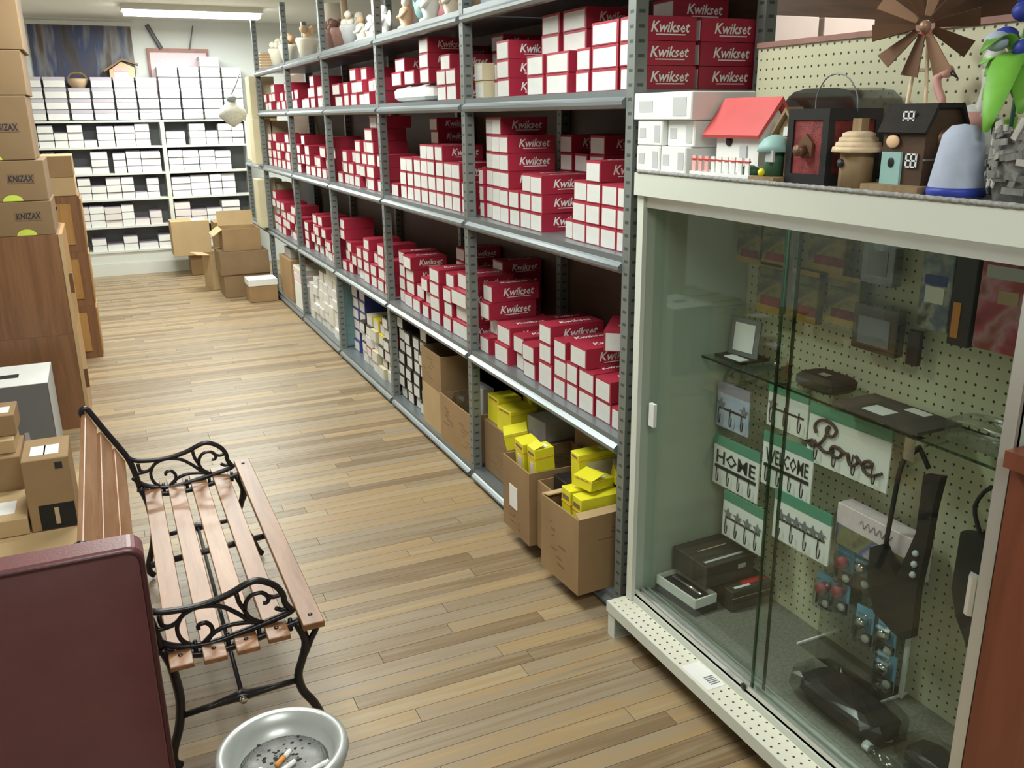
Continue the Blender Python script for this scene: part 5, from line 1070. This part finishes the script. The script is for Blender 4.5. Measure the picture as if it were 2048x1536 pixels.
hut = thing('birdhouse', 'log hut birdhouse with a layered straw roof', 'birdhouse', (1.425, 1.412, ZC)); MB().lathe([(0.034, 0), (0.034, 0.075)], 12).obj('log_wall', 'log_wood', hut)
for k in range(4): MB().lathe([(0.052 - 0.006 * k, 0.072 + 0.009 * k), (0.05 - 0.006 * k, 0.082 + 0.009 * k), (0.02, 0.086 + 0.009 * k)], 14).obj('straw_layer', 'straw', hut)
MB().box(-0.008, 0.012, -0.012, 0.012, 0.10, 0.138).obj('chimney', 'log_wood', hut); MB().lathe([(0.009, 0), (0.009, 0.003)], 10, T=Matrix.Translation((-0.034, 0.008, 0.05)) @ Matrix.Rotation(-PI / 2, 4, 'Y')).obj('entry_hole', 'black', hut)
dh = thing('birdhouse', 'tall dark brown birdhouse with white windows on a wooden board', 'birdhouse', (1.47, 1.302, ZC)); MB().box(-0.085, 0.085, -0.085, 0.055, 0, 0.014).obj('board', 'log_wood', dh)
MB().prism([(-0.05, 0.014), (0.05, 0.014), (0.05, 0.12), (0.03, 0.155), (-0.03, 0.155), (-0.05, 0.12)], 0.10, 'y', -0.06).obj('walls', 'dark_wood', dh); MB().prism([(-0.062, 0.112), (-0.034, 0.165), (0.034, 0.165), (0.062, 0.112), (0.056, 0.108), (0.03, 0.156), (-0.03, 0.156), (-0.056, 0.108)], 0.115, 'y', -0.068).obj('roof', 'fabric_black', dh)
def window(t, x, y, z, s):
    w_ = MB().box(-0.002, 0, -s, s, -s, s).obj('window', 'black', t, (x, y, z))
    mb = MB()
    for q in (-1, 0, 1): mb.box(-0.004, -0.002, q * s * 0.9 - 0.0015, q * s * 0.9 + 0.0015, -s, s); mb.box(-0.004, -0.002, -s, s, q * s * 0.9 - 0.0015, q * s * 0.9 + 0.0015)
    mb.obj('mullions', 'white', w_)
window(dh, -0.047, -0.015, 0.138, 0.013); window(dh, -0.0505, -0.035, 0.06, 0.013)
MB().box(-0.056, -0.0503, -0.012, 0.035, 0.014, 0.075).obj('door', 'teal', dh); MB().ball((-0.057, 0.01, 0.055), 0.008, 0, 8, 0.2, 1, 1.2).obj('entry_hole', 'black', dh); MB().ball((-0.055, 0.012, 0.095), 0.016, 0, 10, 0.3, 1, 0.8).obj('yellow_sign', 'peach', dh); MB().box(-0.05, 0.05, -0.063, -0.0602, 0.06, 0.064).obj('trim_line', 'grey', dh); MB().lathe([(0.02, 0), (0.02, 0.002)], 12, T=Matrix.Translation((0.0, -0.0602, 0.10)) @ Matrix.Rotation(PI / 2, 4, 'X')).obj('clock', 'bronze', dh)
# windmill ornament
wm = thing('windmill', 'ornamental windmill with brown metal blades on a wooden tower', 'ornament', (1.60, 1.434, ZC), 0.72)
for sx in (-1, 1):
    for sy in (-1, 1): MB().tube([(sx * 0.03, sy * 0.03, 0), (sx * 0.008, sy * 0.008, 0.30)], 0.004, 5).obj('tower_leg', 'straw', wm)
for z in (0.08, 0.16, 0.23): q = 0.03 - 0.022 * z / 0.3 + 0.002; MB().box(-q, q, -q, q, z, z + 0.006).obj('cross_brace', 'straw', wm)
HB = (-0.04, 0, 0.318)
MB().tube([(0.03, 0, 0.315), (-0.045, 0, 0.315)], 0.008, 8).obj('axle', 'bronze', wm); MB().ball((-0.05, 0, 0.315), 0.012).obj('hub', 'copper_light', wm)
for k in range(10):
    a = 2 * PI * k / 10 + 0.2; T = Matrix.Translation(HB) @ Matrix.Rotation(a, 4, 'X') @ Matrix.Rotation(0.5, 4, 'Z')
    MB().prism([(0.007, 0.018), (-0.007, 0.018), (-0.019, 0.10), (0.019, 0.10)], 0.003, 'x', -0.0015, T=T).obj('blade', 'copper_light' if k % 4 == 0 else 'bronze', wm)
MB().ball((0.05, 0, 0.315), 0.022, 0, 8, 1.2, 0.5, 0.8).obj('tail_bird', 'roof_red', wm)
# flamingo, goose, plant, cloth pile, basket
fl = thing('flamingo_figurine', 'small pink flamingo figurine standing behind the dark birdhouse', 'figurine', (1.69, 1.50, ZC)); MB().lathe([(0.03, 0), (0.03, 0.008)], 12).obj('base', 'pink', fl)
for sg in (-1, 1): MB().tube([(0, sg * 0.008, 0.008), (0.003, sg * 0.008, 0.10)], 0.003, 5).obj('leg', 'pink', fl)
MB().ball((0, 0, 0.125), 0.034, 0, 12, 0.8, 1.25, 0.95).obj('body', 'pink', fl); MB().tube(smooth_path([(0, -0.03, 0.135), (0, -0.055, 0.165), (0, -0.04, 0.195), (0, -0.035, 0.22), (0, -0.055, 0.232)], 3), 0.009, 7).obj('neck', 'pink', fl); MB().ball((0, -0.058, 0.232), 0.014).obj('head', 'pink', fl); MB().lathe([(0.006, 0), (0.001, 0.024)], 6, T=Matrix.Translation((0, -0.068, 0.23)) @ Matrix.Rotation(PI * 0.7, 4, 'X')).obj('beak', 'black', fl)
gs_ = thing('goose_figurine', 'white goose figurine with pink shawl beside the green leaves', 'figurine', (1.655, 1.335, ZC)); gs_.scale = (1.1,) * 3
MB().ball((0, 0, 0.075), 0.055, 0, 12, 0.8, 1.1, 1.35).obj('body', 'white', gs_); MB().tube(smooth_path([(0, -0.02, 0.13), (0, -0.03, 0.175), (0, -0.025, 0.21)], 3), 0.017, 8).obj('neck', 'white', gs_); MB().ball((0, -0.03, 0.225), 0.022).obj('head', 'white', gs_); MB().lathe([(0.009, 0), (0.001, 0.026)], 7, T=Matrix.Translation((0, -0.048, 0.222)) @ Matrix.Rotation(PI / 2, 4, 'X')).obj('beak', 'orange', gs_); MB().lathe([(0.03, 0.135), (0.044, 0.12), (0.05, 0.10), (0.047, 0.10), (0.03, 0.128)], 12).obj('shawl', 'pink', gs_)
pile = thing('cloth_stack', 'pale blue striped cloth draped in a tapering stack on the case top', 'cloth', (1.425, 1.165, ZC)); MB().lathe([(0.05, 0), (0.052, 0.02), (0.043, 0.07), (0.036, 0.11), (0.022, 0.125), (0.001, 0.128)], 14, sx=1.0, sy=0.9).obj('drape', 'pale_blue', pile); MB().lathe([(0.053, 0.002), (0.055, 0.012), (0.052, 0.018)], 14, sy=0.9).obj('hem', 'cobalt', pile)
pl = thing('artificial_plant', 'artificial plant with green leaves and blue flowers in a grey pot', 'plant', (1.545, 1.165, ZC)); MB().lathe([(0.035, 0), (0.045, 0.07), (0.038, 0.07), (0.03, 0.02)], 14).obj('pot', 'wicker', pl)
def leaf(t, p0, p1, wd, m='green_leaf'):
    p0 = Vector(p0); p1 = Vector(p1); d = (p1 - p0); s_ = d.cross(Vector((0, 0, 1)))
    if s_.length < 1e-4: s_ = Vector((0, 1, 0))
    s_.normalize(); up = s_.cross(d).normalized(); V = []; F = []; n_ = 7
    for i in range(n_ + 1):
        u = i / n_; c = p0 + d * u + Vector((0, 0, 0.03 * math.sin(PI * u) - 0.025 * u * u)); q = wd * math.sin(PI * min(u * 0.9 + 0.06, 1)) ** 0.8
        V += [c - s_ * q + up * q * 0.25, c, c + s_ * q + up * q * 0.25]
    for i in range(n_):
        for k in (0, 1): F.append((i * 3 + k, i * 3 + k + 1, i * 3 + k + 4, i * 3 + k + 3))
    o = MB().add(V, F, 0, True).obj('leaf', m, t); so = o.modifiers.new('thickness', 'SOLIDIFY'); so.thickness = 0.0012; return o
r = random.Random(11)
for k in range(9):
    a = r.uniform(0, 2 * PI); z = r.uniform(0.06, 0.26); leaf(pl, (0, 0, z), (0.085 * math.cos(a), 0.055 * math.sin(a), z + r.uniform(0.0, 0.09)), 0.018 + r.random() * 0.008)
leaf(pl, (-0.02, -0.01, 0.25), (-0.14, -0.06, 0.14), 0.026); leaf(pl, (-0.01, -0.02, 0.22), (-0.10, -0.09, 0.17), 0.024); MB().tube([(0, 0, 0.04), (0.005, 0.0, 0.31)], 0.004, 6).obj('stem', 'green_dark', pl)
for k in range(10):
    a = r.uniform(0, 2 * PI); q = r.uniform(0.0, 0.05); MB().ball((q * math.cos(a), q * math.sin(a), 0.28 + r.uniform(-0.06, 0.07)), 0.022, 0, 8, 1, 1, 0.8).obj('flower', 'cobalt' if k % 3 else 'pale_blue', pl)
cb_ = thing('folded_cloth', 'cobalt blue bundled cloth behind the grey wicker basket', 'cloth', (1.66, 0.995, ZC)); crumple(0.05, 0.055, 0.055, 0.08, 71).obj('bundle', 'cobalt', cb_)
bk = thing('basket', 'grey and black wicker basket of split strips at the counter end of the case', 'basket', (1.44, 1.025, ZC)); bk.scale = (1.2, 1.2, 1.3); MB().lathe([(0.05, 0), (0.058, 0.05), (0.05, 0.09)], 14).obj('core', 'wicker', bk)
r = random.Random(13)
for k in range(110):
    a = r.uniform(0, 2 * PI); z = r.uniform(0.016, 0.10); tl = r.uniform(-0.35, 0.35) + (1.2 if k % 4 == 0 else 0); L = r.uniform(0.02, 0.034); R_ = 0.062 - 0.06 * abs(z - 0.05) 
    T = Matrix.Rotation(a, 4, 'Z') @ Matrix.Translation((R_, 0, z)) @ Matrix.Rotation(tl, 4, 'X') @ Matrix.Rotation(r.uniform(-0.2, 0.2), 4, 'Z')
    MB().box(-0.0012, 0.0012, -L / 2 * 1.0, L / 2, -0.004, 0.004, T=T).obj('strip', 'wicker_light' if k % 3 == 0 else 'wicker', bk)

# ------------------------------------------------------------------ shelving of the next aisle, seen over the case
t = thing('dark_shelving', 'dark brown wooden shelving in the next aisle, behind the case pegboard', 'shelf', (3.4, 3.45, 0))
for x in (-1.1, 1.08): MB().box(x, x + 0.03, -0.22, 0.22, 0, 2.5).obj('upright', 'dark_wood', t)
for z in (0.1, 0.6, 1.15, 1.70, 2.40): MB().box(-1.0695, 1.0795, -0.22, 0.2195, z, z + 0.03).obj('shelf_board', 'dark_wood', t)
MB().box(-1.0695, 1.0795, 0.2198, 0.23, 0.0, 2.5).obj('back_panel', 'dark_wood', t)
for k, (x, lab) in enumerate([(2.85, 'pinkish beige carton on the dark shelving, nearer the steel rack'), (3.18, 'pinkish beige carton on the dark shelving, beside its twin')]):
    carton('beige_carton', lab, 'box', (x, 3.42, 1.7306), (0.30, 0.3, 0.27), 0, 'pink_beige', True)
carton('carton', 'long tan carton on the dark shelving behind the windmill', 'box', (3.75, 3.42, 1.7306), (0.7, 0.34, 0.14), 0, 'card', True)
